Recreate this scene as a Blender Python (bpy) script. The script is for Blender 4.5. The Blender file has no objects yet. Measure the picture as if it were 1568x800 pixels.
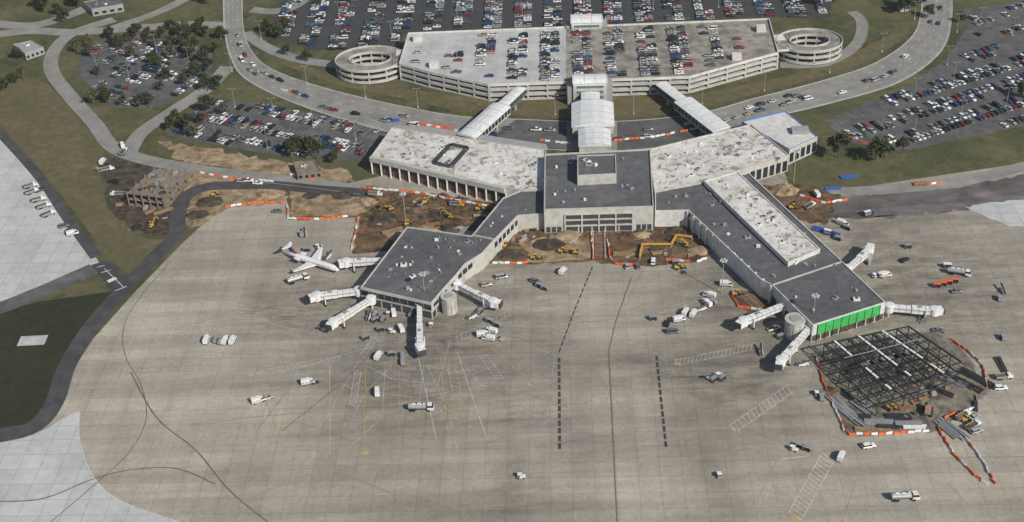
import bpy, math, random
from mathutils import Matrix, Vector
random.seed(7)
sc=bpy.context.scene
# ------------------------------------------------------------ camera (calibrated)
H=321.0; F=2000.0
ROT=Matrix.Rotation(math.radians(55),3,'X')@Matrix.Rotation(-0.05,3,'Z')
cam=bpy.data.cameras.new("camera"); co=bpy.data.objects.new("camera",cam)
sc.collection.objects.link(co); sc.camera=co
cam.sensor_width=36; cam.lens=36*F/1568; cam.clip_start=1; cam.clip_end=40000
co.matrix_world=Matrix.Translation((0,0,H))@ROT.to_4x4()
def P(u,v,z=0.0):
    """site survey: photo measurement -> true plan position at height z"""
    d=ROT@Vector((u-784,-(v-400),-F)); t=(z-H)/d.z
    return (t*d.x,t*d.y)
def PL(l,z=0.0): return [P(u,v,z) for u,v in l]
AX=math.radians(3.0)
# ------------------------------------------------------------ world / sun
sun_el=math.radians(38); az=math.radians(140)
w=bpy.data.worlds.new("World"); sc.world=w; w.use_nodes=True
nt=w.node_tree; bg=nt.nodes['Background']; sky=nt.nodes.new('ShaderNodeTexSky')
sky.sky_type='NISHITA'; sky.sun_disc=False; sky.sun_elevation=sun_el; sky.sun_rotation=az
nt.links.new(sky.outputs[0],bg.inputs[0]); bg.inputs[1].default_value=0.08
L=bpy.data.lights.new("sun","SUN"); L.energy=4.6; L.angle=math.radians(0.5); L.color=(1,.935,.82)
lo=bpy.data.objects.new("sun",L); sc.collection.objects.link(lo)
sd=Vector((math.sin(az)*math.cos(sun_el),math.cos(az)*math.cos(sun_el),math.sin(sun_el)))
lo.rotation_euler=sd.to_track_quat('Z','Y').to_euler(); lo.location=(0,0,400)
sc.view_settings.view_transform='Standard'; sc.view_settings.look='None'; sc.view_settings.exposure=0
# ------------------------------------------------------------ materials
M={}
def ramp(nt,src,p0,p1,c0,c1):
    r=nt.nodes.new('ShaderNodeValToRGB'); e=r.color_ramp.elements
    e[0].position=p0; e[1].position=p1; e[0].color=(*c0,1); e[1].color=(*c1,1)
    nt.links.new(src,r.inputs[0]); return r.outputs[0]
def noise(nt,co,scale,detail=4,rough=.55,sx=1,sy=1,rot=0,dist=0):
    mp=nt.nodes.new('ShaderNodeMapping'); mp.inputs['Scale'].default_value=(sx,sy,1)
    mp.inputs['Rotation'].default_value=(0,0,rot)
    nt.links.new(co,mp.inputs[0]); n=nt.nodes.new('ShaderNodeTexNoise')
    n.inputs['Scale'].default_value=scale; n.inputs['Detail'].default_value=detail
    n.inputs['Roughness'].default_value=rough; n.inputs['Distortion'].default_value=dist
    nt.links.new(mp.outputs[0],n.inputs['Vector']); return n.outputs['Fac']
def mix(nt,mode,fac,a,b):
    m=nt.nodes.new('ShaderNodeMix'); m.data_type='RGBA'; m.blend_type=mode
    def s(i,x):
        if isinstance(x,(tuple,list)): m.inputs[i].default_value=(*x,1)
        elif isinstance(x,(int,float)): m.inputs[i].default_value=x
        else: nt.links.new(x,m.inputs[i])
    s(0,fac); s(6,a); s(7,b); return m.outputs[2]
def mat(name,col,rough=.8,var=.12,sc_=.5,metal=0,spots=None,fn=None):
    m=bpy.data.materials.new(name); m.use_nodes=True; n=m.node_tree
    b=n.nodes['Principled BSDF']; b.inputs['Roughness'].default_value=rough; b.inputs['Metallic'].default_value=metal
    g=n.nodes.new('ShaderNodeNewGeometry').outputs['Position']
    f=noise(n,g,sc_,5)
    c0=tuple(x*(1-var*2) for x in col); c1=tuple(min(1,x*(1+var*2)) for x in col)
    c=ramp(n,f,.3,.7,c0,c1)
    f2=noise(n,g,sc_*.07,3); c=mix(n,'MULTIPLY',1,c,ramp(n,f2,.35,.65,(1-var,)*3,(1,1,1)))
    if fn: c=fn(n,g,c)
    n.links.new(c,b.inputs['Base Color']); M[name]=m; return m
def flat(name,col,rough=.5,metal=0,spec=.5):
    m=bpy.data.materials.new(name); m.use_nodes=True; b=m.node_tree.nodes['Principled BSDF']
    b.inputs['Base Color'].default_value=(*col,1); b.inputs['Roughness'].default_value=rough; b.inputs['Metallic'].default_value=metal
    M[name]=m; return m
def slabs(size,amt,mortar=.14,dark=.72,sw=None):
    def fn(n,g,c):
        mp=n.nodes.new('ShaderNodeMapping'); mp.inputs['Rotation'].default_value=(0,0,AX)
        n.links.new(g,mp.inputs[0]); b=n.nodes.new('ShaderNodeTexBrick'); b.offset=0; b.squash=1
        b.inputs['Scale'].default_value=1; b.inputs['Brick Width'].default_value=sw or size; b.inputs['Row Height'].default_value=size
        b.inputs['Mortar Size'].default_value=mortar; b.inputs['Mortar Smooth'].default_value=.3
        b.inputs['Color1'].default_value=(1,1,1,1); b.inputs['Color2'].default_value=(1-amt,1-amt,1-amt*.9,1)
        b.inputs['Mortar'].default_value=(dark,dark,dark,1); n.links.new(mp.outputs[0],b.inputs['Vector'])
        return mix(n,'MULTIPLY',1,c,b.outputs['Color'])
    return fn
def spot(n,g,c,u,v,rx,ry,col,amt=1.0,ns=.12):
    x,y=P(u,v); mp=n.nodes.new('ShaderNodeMapping'); mp.vector_type='TEXTURE'
    mp.inputs['Location'].default_value=(x,y,0); mp.inputs['Scale'].default_value=(rx,ry,rx)
    n.links.new(g,mp.inputs[0]); gr=n.nodes.new('ShaderNodeTexGradient'); gr.gradient_type='SPHERICAL'
    n.links.new(mp.outputs[0],gr.inputs[0])
    ml=n.nodes.new('ShaderNodeMath'); ml.operation='MULTIPLY'; n.links.new(gr.outputs['Fac'],ml.inputs[0])
    n.links.new(ramp(n,noise(n,g,ns,6,.75,sx=.5,sy=1.6,rot=AX),.38,.60,(amt,)*3,(.3,)*3),ml.inputs[1])
    return mix(n,'MULTIPLY',ml.outputs[0],c,col)
def apron_fn(n,g,c):
    c=slabs(7.6,.09,.15,.74)(n,g,c)
    c=slabs(7.6,.15,.0,1,sw=700)(n,g,c)
    c=slabs(700,.09,.0,1,sw=22.8)(n,g,c)
    c=mix(n,'MULTIPLY',1,c,ramp(n,noise(n,g,.05,6,.65,sx=.14,sy=2.0,rot=AX),.36,.60,(.76,.75,.73),(1.04,1.03,1.0)))
    c=mix(n,'MULTIPLY',1,c,ramp(n,noise(n,g,.06,5,.6,sx=1.8,sy=.16,rot=AX),.35,.6,(.88,.88,.87),(1,1,1)))
    c=mix(n,'MULTIPLY',1,c,ramp(n,noise(n,g,.009,4,.6),.38,.62,(.86,.85,.82),(1.04,1.03,1.02)))
    c=mix(n,'MULTIPLY',1,c,ramp(n,noise(n,g,.11,7,.75,dist=.6),.24,.42,(.70,.69,.68),(1,1,1)))
    c=mix(n,'MULTIPLY',1,c,ramp(n,noise(n,g,.8,5,.8),.3,.6,(.88,.88,.88),(1.03,1.03,1.03)))
    # aircraft tyre and oil stained gate areas
    for (u,v,rx,ry) in [(610,520,70,55),(1180,520,60,55),(720,500,50,40),(500,440,45,40),(1330,370,100,90),(1110,440,45,35),(1420,460,75,45),(790,405,60,30),(640,610,50,40),(430,480,40,20),(1150,600,40,30),(1010,560,50,22)]:
        c=spot(n,g,c,u,v,rx,ry,(.50,.49,.475))
    for (u,v,rx,ry) in [(785,700,13,100),(1085,720,13,80),(860,620,12,120),(700,770,45,18)]:
        c=spot(n,g,c,u,v,rx,ry,(.66,.65,.64))
    return c
def grass_fn(n,g,c):
    c=mix(n,'MIX',ramp(n,noise(n,g,.018,6,.65),.40,.60,(0,0,0),(.85,.85,.85)),c,(.115,.108,.048))
    c=mix(n,'MIX',ramp(n,noise(n,g,.05,7,.75),.50,.70,(0,0,0),(.8,.8,.8)),c,(.155,.13,.075))
    c=mix(n,'MULTIPLY',1,c,ramp(n,noise(n,g,.2,6,.75,dist=.6),.36,.5,(.66,)*3,(1,)*3))
    return mix(n,'MULTIPLY',1,c,ramp(n,noise(n,g,1.2,5,.7),.3,.7,(.7,)*3,(1.15,)*3))
mat("apron_concrete",(.470,.440,.385),.85,.04,.4,fn=apron_fn)
mat("light_concrete",(.50,.515,.52),.85,.04,.3,fn=lambda n,g,c:mix(n,'MULTIPLY',1,slabs(7.6,.12,.18,.7)(n,g,c),ramp(n,noise(n,g,.05,6,.7),.35,.6,(.84,)*3,(1.02,)*3)))
mat("scuff",(.22,.215,.205),.85,.1,.3)
mat("grass",(.050,.066,.020),.95,.15,.3,fn=grass_fn)
mat("brown_grass",(.13,.108,.056),.95,.14,.25,fn=lambda n,g,c:mix(n,'MIX',ramp(n,noise(n,g,.05,6,.75),.42,.66,(0,)*3,(.75,)*3),c,(.068,.074,.030)))
mat("shade_painted_grass",(.020,.024,.009),.95,.18,.3,fn=lambda n,g,c:mix(n,'MIX',ramp(n,noise(n,g,.04,6,.75),.45,.7,(0,)*3,(.6,)*3),c,(.040,.034,.016)))  # grass colour darkened to stand in for shadow over the infield
mat("asphalt",(.105,.104,.105),.85,.14,.2,fn=lambda n,g,c:mix(n,'MULTIPLY',1,c,ramp(n,noise(n,g,.06,6,.7),.35,.6,(.7,)*3,(1.1,)*3)))
mat("road_asphalt",(.062,.062,.066),.85,.14,.2,fn=lambda n,g,c:mix(n,'MULTIPLY',1,c,ramp(n,noise(n,g,.06,6,.7),.35,.6,(.75,)*3,(1.15,)*3)))
mat("dark_asphalt",(.05,.051,.055),.8,.1,.2)
mat("road_concrete",(.26,.255,.24),.85,.06,.2,fn=lambda n,g,c:mix(n,'MULTIPLY',1,c,ramp(n,noise(n,g,.08,5,.6),.35,.65,(.78,)*3,(1.05,)*3)))
mat("wet_asphalt",(.15,.135,.125),.28,.2,.1,fn=lambda n,g,c:mix(n,'MULTIPLY',1,c,ramp(n,noise(n,g,.06,6,.7,sx=.4,sy=1.5),.35,.6,(.55,)*3,(1.2,)*3)))
def soil_fn(n,g,c):
    c=mix(n,'MIX',ramp(n,noise(n,g,.06,6,.7),.45,.6,(0,)*3,(.8,)*3),c,(.25,.17,.095))
    c=mix(n,'MULTIPLY',1,c,ramp(n,noise(n,g,.1,6,.75,sx=.4,sy=1.5,rot=.3,dist=1),.35,.6,(.55,.52,.5),(1,1,1)))
    return mix(n,'MULTIPLY',1,c,ramp(n,noise(n,g,.3,6,.78,dist=1),.35,.6,(.38,.36,.34),(1,1,1)))
mat("soil",(.165,.105,.055),.95,.25,.3,fn=soil_fn)
mat("light_soil",(.36,.27,.17),.95,.2,.3,fn=lambda n,g,c:mix(n,'MULTIPLY',1,c,ramp(n,noise(n,g,.12,6,.75,dist=1),.36,.58,(.42,.38,.35),(1,1,1))))
mat("dark_soil",(.088,.068,.048),.95,.3,.3,fn=lambda n,g,c:mix(n,'MULTIPLY',1,c,ramp(n,noise(n,g,.3,6,.75,dist=1),.35,.6,(.4,.4,.4),(1,1,1))))
mat("site_ground",(.23,.205,.17),.95,.16,.3,fn=lambda n,g,c:mix(n,'MULTIPLY',1,c,ramp(n,noise(n,g,.12,6,.75,dist=1),.38,.6,(.38,.36,.34),(1,1,1))))
def roofw_fn(n,g,c):
    c=mix(n,'MIX',ramp(n,noise(n,g,.035,5,.7),.42,.62,(0,)*3,(.4,)*3),c,(.38,.37,.35))
    c=mix(n,'MIX',ramp(n,noise(n,g,.16,8,.8,dist=.8),.50,.61,(0,)*3,(.9,)*3),c,(.21,.165,.125))
    return mix(n,'MIX',ramp(n,noise(n,g,.5,6,.7),.57,.67,(0,)*3,(.8,)*3),c,(.16,.145,.13))
mat("white_roof",(.67,.66,.63),.7,.06,.3,fn=roofw_fn)
def roofg_fn(n,g,c):
    c=mix(n,'MIX',ramp(n,noise(n,g,.1,7,.75,dist=.5),.52,.68,(0,)*3,(.6,)*3),c,(.205,.205,.205))
    c=mix(n,'MULTIPLY',1,c,ramp(n,noise(n,g,.3,6,.75),.34,.5,(.72,)*3,(1,)*3))
    return mix(n,'MULTIPLY',1,c,ramp(n,noise(n,g,.05,4,.6,sx=.25,sy=2,rot=.8),.35,.6,(.78,)*3,(1,)*3))
mat("grey_roof",(.112,.115,.124),.85,.08,.4,fn=roofg_fn)
mat("deck_light",(.49,.495,.50),.85,.04,.2,fn=lambda n,g,c:mix(n,'MULTIPLY',1,slabs(9,.07,.13,.75)(n,g,c),ramp(n,noise(n,g,.08,6,.7),.35,.6,(.8,)*3,(1.02,)*3)))
mat("deck_dark",(.30,.28,.245),.85,.07,.2,fn=lambda n,g,c:mix(n,'MULTIPLY',1,c,ramp(n,noise(n,g,.1,7,.75),.38,.58,(.52,)*3,(1,)*3)))
mat("wall_light",(.48,.475,.45),.8,.06,.4,fn=lambda n,g,c:mix(n,'MULTIPLY',1,c,ramp(n,noise(n,g,.3,6,.7),.35,.55,(.8,)*3,(1,)*3)))
mat("wall_white",(.62,.615,.595),.75,.06,.4,fn=lambda n,g,c:mix(n,'MULTIPLY',1,c,ramp(n,noise(n,g,.3,6,.7),.35,.55,(.8,)*3,(1,)*3)))
mat("wall_grey",(.31,.31,.31),.8,.06,.4)
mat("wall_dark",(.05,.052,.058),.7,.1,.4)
mat("white_paint",(.72,.725,.73),.45,.07,1)
mat("white_metal",(.68,.70,.71),.4,.06,.6)
mat("yellow_marking",(.46,.31,.11),.8,.18,.4)
mat("white_marking",(.60,.60,.57),.8,.14,.4)
mat("faint_marking",(.47,.46,.43),.8,.16,.4)
mat("brown_joint",(.16,.12,.085),.9,.15,.3)
mat("black_joint",(.05,.048,.045),.9,.2,.3)
mat("red_marking",(.5,.24,.18),.8,.1,.4)
mat("green_sheet",(.05,.42,.10),.6,.1,.5)
mat("orange_plastic",(.72,.14,.035),.5,.1,1)
mat("machine_yellow",(.55,.33,.05),.5,.14,1)
mat("steel_dark",(.05,.055,.058),.5,.1,1,metal=.3)
mat("frame_steel",(.048,.053,.055),.55,.1,1,metal=.2)
mat("steel_grey",(.34,.36,.38),.5,.1,1,metal=.3)
mat("concrete_raw",(.21,.18,.145),.9,.14,.4)
mat("rust",(.24,.12,.07),.9,.15,.6)
mat("wood",(.30,.2,.11),.8,.2,1)
mat("blue_tarp",(.05,.12,.4),.6,.1,1)
mat("bark",(.09,.07,.05),.9,.2,2)
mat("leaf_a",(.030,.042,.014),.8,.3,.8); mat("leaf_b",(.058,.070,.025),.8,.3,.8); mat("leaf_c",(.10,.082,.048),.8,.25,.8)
flat("glass",(.02,.028,.035),.12); flat("green_glass",(.10,.17,.16),.15); flat("tyre",(.02,.02,.02),.8)
flat("chrome",(.5,.5,.5),.25,.9); flat("red_lamp",(.4,.02,.02),.4); flat("navy",(.02,.04,.15),.35); flat("blue_trim",(.05,.2,.6),.5)
for nme,c in dict(white=(.72,.73,.74),silver=(.40,.42,.44),grey=(.15,.16,.17),black=(.018,.018,.022),red=(.25,.03,.025),blue=(.03,.065,.17),tan=(.34,.30,.23),green=(.03,.07,.055)).items():
    flat("paint_"+nme,c,.28,.15 if nme in('silver','grey') else 0)
# ------------------------------------------------------------ mesh builder
class MB:
    def __init__(s): s.v=[];s.f=[];s.m=[];s.names=[]
    def add(s,v,f,m):
        if m not in s.names: s.names.append(m)
        k=len(s.v); i=s.names.index(m); s.v+=[tuple(x) for x in v]
        for q in f: s.f.append([k+j for j in q]); s.m.append(i)
    def box(s,x,y,z0,z1,lx,ly,a,m):
        c,t=math.cos(a),math.sin(a); p=[]
        for z in(z0,z1):
            for dx,dy in((-lx,-ly),(lx,-ly),(lx,ly),(-lx,ly)):
                dx/=2;dy/=2; p.append((x+dx*c-dy*t,y+dx*t+dy*c,z))
        s.add(p,[(3,2,1,0),(4,5,6,7),(0,1,5,4),(1,2,6,5),(2,3,7,6),(3,0,4,7)],m)
    def prism(s,poly,z0,z1,m,mt=None,bottom=False):
        poly=ccw(poly);n=len(poly)
        s.add([(x,y,z0) for x,y in poly]+[(x,y,z1) for x,y in poly],[(i,(i+1)%n,n+(i+1)%n,n+i) for i in range(n)],m)
        s.add([(x,y,z1) for x,y in poly],[list(range(n))],mt or m)
        if bottom: s.add([(x,y,z0) for x,y in poly],[list(range(n))[::-1]],m)
    def roofed(s,poly,z0,z1,m,mt,ph=.7,t=.45,mp=None):
        """z1 = parapet top"""
        poly=ccw(poly);n=len(poly);q=inset(poly,t); zr=z1-ph; mp=mp or m
        s.add([(x,y,z0) for x,y in poly]+[(x,y,z1) for x,y in poly],[(i,(i+1)%n,n+(i+1)%n,n+i) for i in range(n)],m)
        s.add([(x,y,z1) for x,y in poly]+[(x,y,z1) for x,y in q],[(i,(i+1)%n,n+(i+1)%n,n+i) for i in range(n)],mp)
        s.add([(x,y,z1) for x,y in q]+[(x,y,zr) for x,y in q],[(i,(i+1)%n,n+(i+1)%n,n+i) for i in range(n)],mp)
        s.add([(x,y,zr) for x,y in q],[list(range(n))],mt)
        return q,zr
    def cyl(s,x,y,z0,z1,r,m,n=14,r2=None,mt=None):
        r2=r if r2 is None else r2
        p=[(x+r*math.cos(6.2832*i/n),y+r*math.sin(6.2832*i/n),z0) for i in range(n)]+[(x+r2*math.cos(6.2832*i/n),y+r2*math.sin(6.2832*i/n),z1) for i in range(n)]
        s.add(p,[(i,(i+1)%n,n+(i+1)%n,n+i) for i in range(n)],m); s.add(p[n:],[list(range(n))],mt or m)
    def beam(s,p,q,w,h,m):
        p=Vector(p);q=Vector(q);d=(q-p).normalized(); u=Vector((0,0,1)) if abs(d.z)<.95 else Vector((1,0,0))
        a=d.cross(u).normalized()*w/2; b=a.cross(d).normalized()*h/2
        v=[p-a-b,p+a-b,p+a+b,p-a+b,q-a-b,q+a-b,q+a+b,q-a+b]
        s.add(v,[(3,2,1,0),(4,5,6,7),(0,1,5,4),(1,2,6,5),(2,3,7,6),(3,0,4,7)],m)
    def loft(s,rings,m,cap=True):
        n=len(rings[0]);v=[p for r in rings for p in r];f=[]
        for k in range(len(rings)-1):
            for i in range(n): f.append((k*n+i,k*n+(i+1)%n,(k+1)*n+(i+1)%n,(k+1)*n+i))
        if cap: f.append(list(range(n))[::-1]); f.append([(len(rings)-1)*n+i for i in range(n)])
        s.add(v,f,m)
    def mesh(s,name):
        me=bpy.data.meshes.new(name); me.from_pydata(s.v,[],s.f)
        for n in s.names: me.materials.append(M[n])
        me.polygons.foreach_set('material_index',s.m); me.update(); return me
    def obj(s,name): return put(s.mesh(name),name)
def put(me,name,x=0,y=0,z=0,a=0,sc_=1):
    o=bpy.data.objects.new(name,me); o.location=(x,y,z); o.rotation_euler=(0,0,a); o.scale=(sc_,)*3
    sc.collection.objects.link(o); return o
def ccw(p):
    a=sum(p[i][0]*p[(i+1)%len(p)][1]-p[(i+1)%len(p)][0]*p[i][1] for i in range(len(p)))
    return list(p) if a>0 else list(p)[::-1]
def inset(p,t):
    n=len(p);o=[]
    for i in range(n):
        a=Vector(p[i-1]);b=Vector(p[i]);c=Vector(p[(i+1)%n])
        d1=(b-a).normalized();d2=(c-b).normalized()
        n1=Vector((-d1.y,d1.x));n2=Vector((-d2.y,d2.x)); k=n1+n2; k=k/max(.25,(1+n1.dot(n2)))
        o.append(tuple(b+k*t))
    return o
def inside(p,poly):
    x,y=p;r=False;n=len(poly)
    for i in range(n):
        x1,y1=poly[i];x2,y2=poly[(i+1)%n]
        if (y1>y)!=(y2>y) and x<(x2-x1)*(y-y1)/(y2-y1)+x1: r=not r
    return r
def smooth(p,k=8):
    o=[];n=len(p)
    for i in range(n-1):
        a=p[max(0,i-1)];b=p[i];c=p[i+1];d=p[min(n-1,i+2)]
        for j in range(k):
            t=j/k
            o.append(tuple(.5*((2*b[q])+(-a[q]+c[q])*t+(2*a[q]-5*b[q]+4*c[q]-d[q])*t*t+(-a[q]+3*b[q]-3*c[q]+d[q])*t**3) for q in(0,1)))
    o.append(p[-1]);return o
def resample(p,step):
    o=[p[0]];acc=0
    for i in range(len(p)-1):
        a=Vector(p[i]);b=Vector(p[i+1]);l=(b-a).length
        if l<1e-6: continue
        t=step-acc
        while t<=l: o.append(tuple(a+(b-a)*t/l)); t+=step
        acc=l-(t-step)
    return o
def ribbon(mb,p,wd,z,m,z0=None):
    n=len(p);Lf=[];R=[]
    for i in range(n):
        a=Vector(p[max(0,i-1)]);b=Vector(p[min(n-1,i+1)]);d=(b-a).normalized();q=Vector((-d.y,d.x))*wd/2
        Lf.append(tuple(Vector(p[i])+q));R.append(tuple(Vector(p[i])-q))
    mb.add([(x,y,z) for x,y in Lf]+[(x,y,z) for x,y in R],[(i,n+i,n+i+1,i+1) for i in range(n-1)],m)
    if z0 is not None:
        for S in(Lf,R): mb.add([(x,y,z) for x,y in S]+[(x,y,z0) for x,y in S],[(i,n+i,n+i+1,i+1) for i in range(n-1)],m)
def dashed(mb,p,wd,z,m,on,off):
    st=.5 if on<2 else 1.0; q=resample(p,st); k=max(2,int((on+off)/st)); ko=int(on/st)
    for i in range(0,len(q)-ko,k): ribbon(mb,q[i:i+ko+1],wd,z,m)
def sheet(name,px,z,m,sm=False,world=False):
    p=px if world else PL(px)
    mb=MB(); p=ccw(p); mb.add([(x,y,z) for x,y in p],[list(range(len(p)))],m); return mb.obj(name)
def rough_sheet(name,px,z,m,amp=1.6,seed=1):
    """irregular-edged patch of ground"""
    r=random.Random(seed); p=resample(PL(px+[px[0]]),3.0)[:-1]
    p=[(x+r.uniform(-amp,amp),y+r.uniform(-amp,amp)) for x,y in p]; return sheet(name,p,z,m,world=True)
def road(name,px,wd,z,m,kerb=True,lane=None):
    p=resample(smooth(PL(px)),3); mb=MB(); ribbon(mb,p,wd,z,m)
    if lane: dashed(mb,p,.2,z+.02,lane,3,6)
    if kerb:
        for s in(-1,1):
            q=[]
            for i in range(len(p)):
                a=Vector(p[max(0,i-1)]);b=Vector(p[min(len(p)-1,i+1)]);d=(b-a).normalized(); q.append(tuple(Vector(p[i])+Vector((-d.y,d.x))*s*(wd/2+.15)))
            ribbon(mb,q,.35,z+.12,"road_concrete",z-.05)
    return mb.obj(name)
# ------------------------------------------------------------ ground
g=sheet("ground",[(-15000,-6000),(15000,-6000),(15000,24000),(-15000,24000)],-.06,"grass",world=True)
apron=[(78,640),(97,590),(142,520),(207,447),(277,375),(322,333),(345,318),(440,300),(560,275),(620,262),(1200,262),(1212,292),(1330,285),(1568,250),(1800,215),(2300,700),(1900,1000),(900,1100),(-250,1000),(-200,720),(-20,685)]
sheet("apron_pavement",apron,0,"apron_concrete")
ll=smooth(PL([(-200,700),(0,678),(60,662),(98,640),(122,628)]))+smooth(PL([(122,640),(124,680),(145,735),(190,770),(275,800),(420,850)]))+PL([(100,1000),(-250,1000)])
sheet("apron_extension_pavement",ll,.015,"light_concrete",world=True)
sheet("grass_infield",[(-200,505),(-20,483),(60,462),(178,446),(150,485),(115,530),(88,575),(75,620),(55,648),(-20,658),(-200,665)],.012,"shade_painted_grass")
sheet("brown_grass_verge",[(-60,150),(40,118),(75,130),(120,180),(160,230),(150,260),(165,320),(215,365),(262,368),(225,402),(205,425),(170,400),(95,300)],-.01,"brown_grass")
sheet("brown_grass_verge",[(388,68),(430,98),(520,132),(610,150),(700,170),(860,182),(1000,178),(1080,165),(1160,143),(1260,118),(1335,92),(1390,55),(1400,30),(1350,60),(1280,95),(1200,118),(1070,145),(870,150),(748,152),(610,135),(500,112),(440,90)],-.02,"brown_grass")
sheet("taxiway_pavement",[(-200,60),(-60,145),(5,208),(62,272),(100,330),(152,402),(60,440),(-20,470),(-200,500)],.006,"light_concrete")
road("taxiway_shoulder",[(-60,143),(3,207),(62,273),(102,332),(150,398)],5,.02,"road_asphalt",False)
road("taxiway_shoulder",[(-150,508),(-20,478),(60,448),(152,408)],9,.026,"asphalt",False)
mb=MB(); p=PL([(140,406),(165,400),(205,440),(182,456)]); mb.add([(x,y,.07) for x,y in ccw(p)],[(0,1,2,3)],"dark_asphalt")
for u,v,u2,v2 in[(148,410,160,407),(155,418,170,414),(176,446,194,439)]: ribbon(mb,PL([(u,v),(u2,v2)]),.4,.09,"white_marking")
ribbon(mb,PL([(160,412),(190,441)]),.3,.096,"white_marking"); ribbon(mb,PL([(165,432),(178,426)]),2.2,.102,"white_marking")
mb.obj("crossing_pavement")
road("perimeter_road",[(560,296),(480,290),(420,284),(360,284),(310,288),(280,306),(272,335),(268,362),(232,398),(188,444),(140,500),(103,560),(84,615),(55,652),(0,668),(-120,690)],7.5,.04,"road_asphalt",False)
road("service_road",[(175,30),(110,52),(82,80),(80,110),(105,145),(145,190),(172,225),(215,243),(290,258),(380,270),(470,280),(560,292)],7.5,.034,"road_concrete")
road("service_road",[(196,238),(215,205),(262,172),(318,135),(350,100)],8,.045,"road_concrete")
road("service_road",[(-60,62),(40,48),(110,50),(200,44),(290,38),(350,40)],8,.04,"road_concrete")
road("service_road",[(-60,28),(40,40),(110,22),(180,-10)],8,.050,"road_concrete")
road("service_road",[(170,44),(240,20),(300,-10)],6,.055,"road_concrete")
road("garage_access_road",[(375,50),(410,74),(460,92),(530,102),(560,118)],7,.050,"road_concrete")
road("garage_access_road",[(385,15),(420,18),(450,10),(470,-5)],7,.045,"road_concrete")
road("garage_access_road",[(1195,100),(1260,98),(1310,70),(1320,35),(1300,15)],6,.045,"road_concrete")
# loop road
inn=[(372,-30),(371,10),(373,45),(386,80),(420,108),(500,136),(600,160),(700,178),(790,183),(905,187),(1000,183),(1080,172),(1160,150),(1260,124),(1340,97),(1395,58),(1410,20),(1411,-30)]
out=[(342,-30),(342,10),(344,50),(352,85),(372,118),(430,150),(520,182),(620,208),(730,222),(905,232),(1010,226),(1090,208),(1160,185),(1265,160),(1375,127),(1440,80),(1457,30),(1456,-30)]
wi=smooth(PL(inn),10); wo=smooth(PL(out),10); mb=MB(); n=len(wi)
mb.add([(x,y,.06) for x,y in wi]+[(x,y,.06) for x,y in wo],[(i,n+i,n+i+1,i+1) for i in range(n-1)],"road_concrete")
for S in(wi,wo): ribbon(mb,S,.4,.18,"light_concrete",0)
for t in(.25,.5,.75): dashed(mb,[((1-t)*a[0]+t*b[0],(1-t)*a[1]+t*b[1]) for a,b in zip(wi,wo)],.22,.075,"white_marking",3,7)
for t in(.04,.96): ribbon(mb,[((1-t)*a[0]+t*b[0],(1-t)*a[1]+t*b[1]) for a,b in zip(wi,wo)],.2,.075,"white_marking" if t>.5 else "yellow_marking")
mb.obj("loop_road")
sheet("curbside_pavement",[(792,182),(868,186),(866,232),(730,224),(760,205)],.09,"asphalt")
sheet("curbside_pavement",[(945,186),(1040,178),(1085,205),(1010,226),(945,231)],.09,"asphalt")
rough_sheet("wet_pavement",[(1205,305),(1340,296),(1600,266),(1600,306),(1480,322),(1330,336),(1250,338)],.03,"wet_asphalt",2.5,4)
rough_sheet("new_concrete_pavement",[(1475,318),(1600,300),(1600,352),(1545,345),(1500,328)],.034,"light_concrete",1.5,6)
sheet("airside_road",[(1212,290),(1350,285),(1470,272),(1600,240),(1600,254),(1470,288),(1350,298),(1212,303)],.045,"road_concrete")
# soil / work areas
rough_sheet("excavated_soil",[(440,290),(560,283),(758,312),(790,340),(745,400),(735,345),(622,350),(600,385),(540,390),(550,333),(442,338)],.02,"soil",.8,1)
rough_sheet("graded_soil",[(442,292),(545,288),(560,325),(545,332),(444,334)],.028,"light_soil",1.2,2)
rough_sheet("excavated_soil",[(742,402),(760,375),(790,345),(835,346),(1000,342),(1060,338),(1100,385),(1070,402),(990,408),(935,405),(905,400),(810,405)],.022,"soil",.8,3)
rough_sheet("graded_soil",[(800,372),(850,360),(905,368),(905,398),(812,402)],.028,"light_soil",1.5,4)
rough_sheet("graded_soil",[(205,255),(330,262),(430,280),(440,312),(350,320),(300,350),(280,345),(290,305),(250,270)],.018,"light_soil",1.2,5)
rough_sheet("excavated_soil",[(150,240),(260,258),(290,300),(262,360),(220,362),(170,320)],.024,"dark_soil",1.5,6)
rough_sheet("construction_site_ground",[(1245,545),(1330,520),(1425,505),(1470,530),(1515,600),(1440,662),(1295,668)],.02,"site_ground",1,7)
rough_sheet("excavated_soil",[(1118,450),(1190,440),(1215,470),(1140,478)],.02,"soil",.8,8)
rough_sheet("excavated_soil",[(1160,285),(1230,282),(1290,300),(1260,345),(1210,330)],.05,"soil",1.5,9)
rough_sheet("worn_ground",[(240,215),(300,225),(420,245),(540,262),(545,280),(400,268),(280,250)],.01,"light_soil",2,10)
# parking lots
L1=[(128,68),(235,48),(325,78),(322,120),(245,165),(168,165),(118,112)]
L2=[(322,150),(400,158),(560,190),(608,206),(560,248),(420,238),(255,208)]
L3=[(1262,185),(1385,135),(1450,90),(1482,40),(1475,15),(1650,-10),(1650,175),(1395,230),(1290,218)]
L4=[(412,52),(425,12),(470,-60),(1300,-80),(1268,30),(1180,26),(625,50),(600,78),(470,76)]
for p in(L1,L2,L3): sheet("parking_lot_pavement",p,.024,"asphalt")
sheet("parking_lot_pavement",L4,.024,"dark_asphalt")
sheet("grass_verge",[(1215,240),(1270,222),(1300,232),(1400,238),(1650,185),(1650,222),(1470,262),(1300,275),(1215,272)],.034,"grass")
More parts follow.
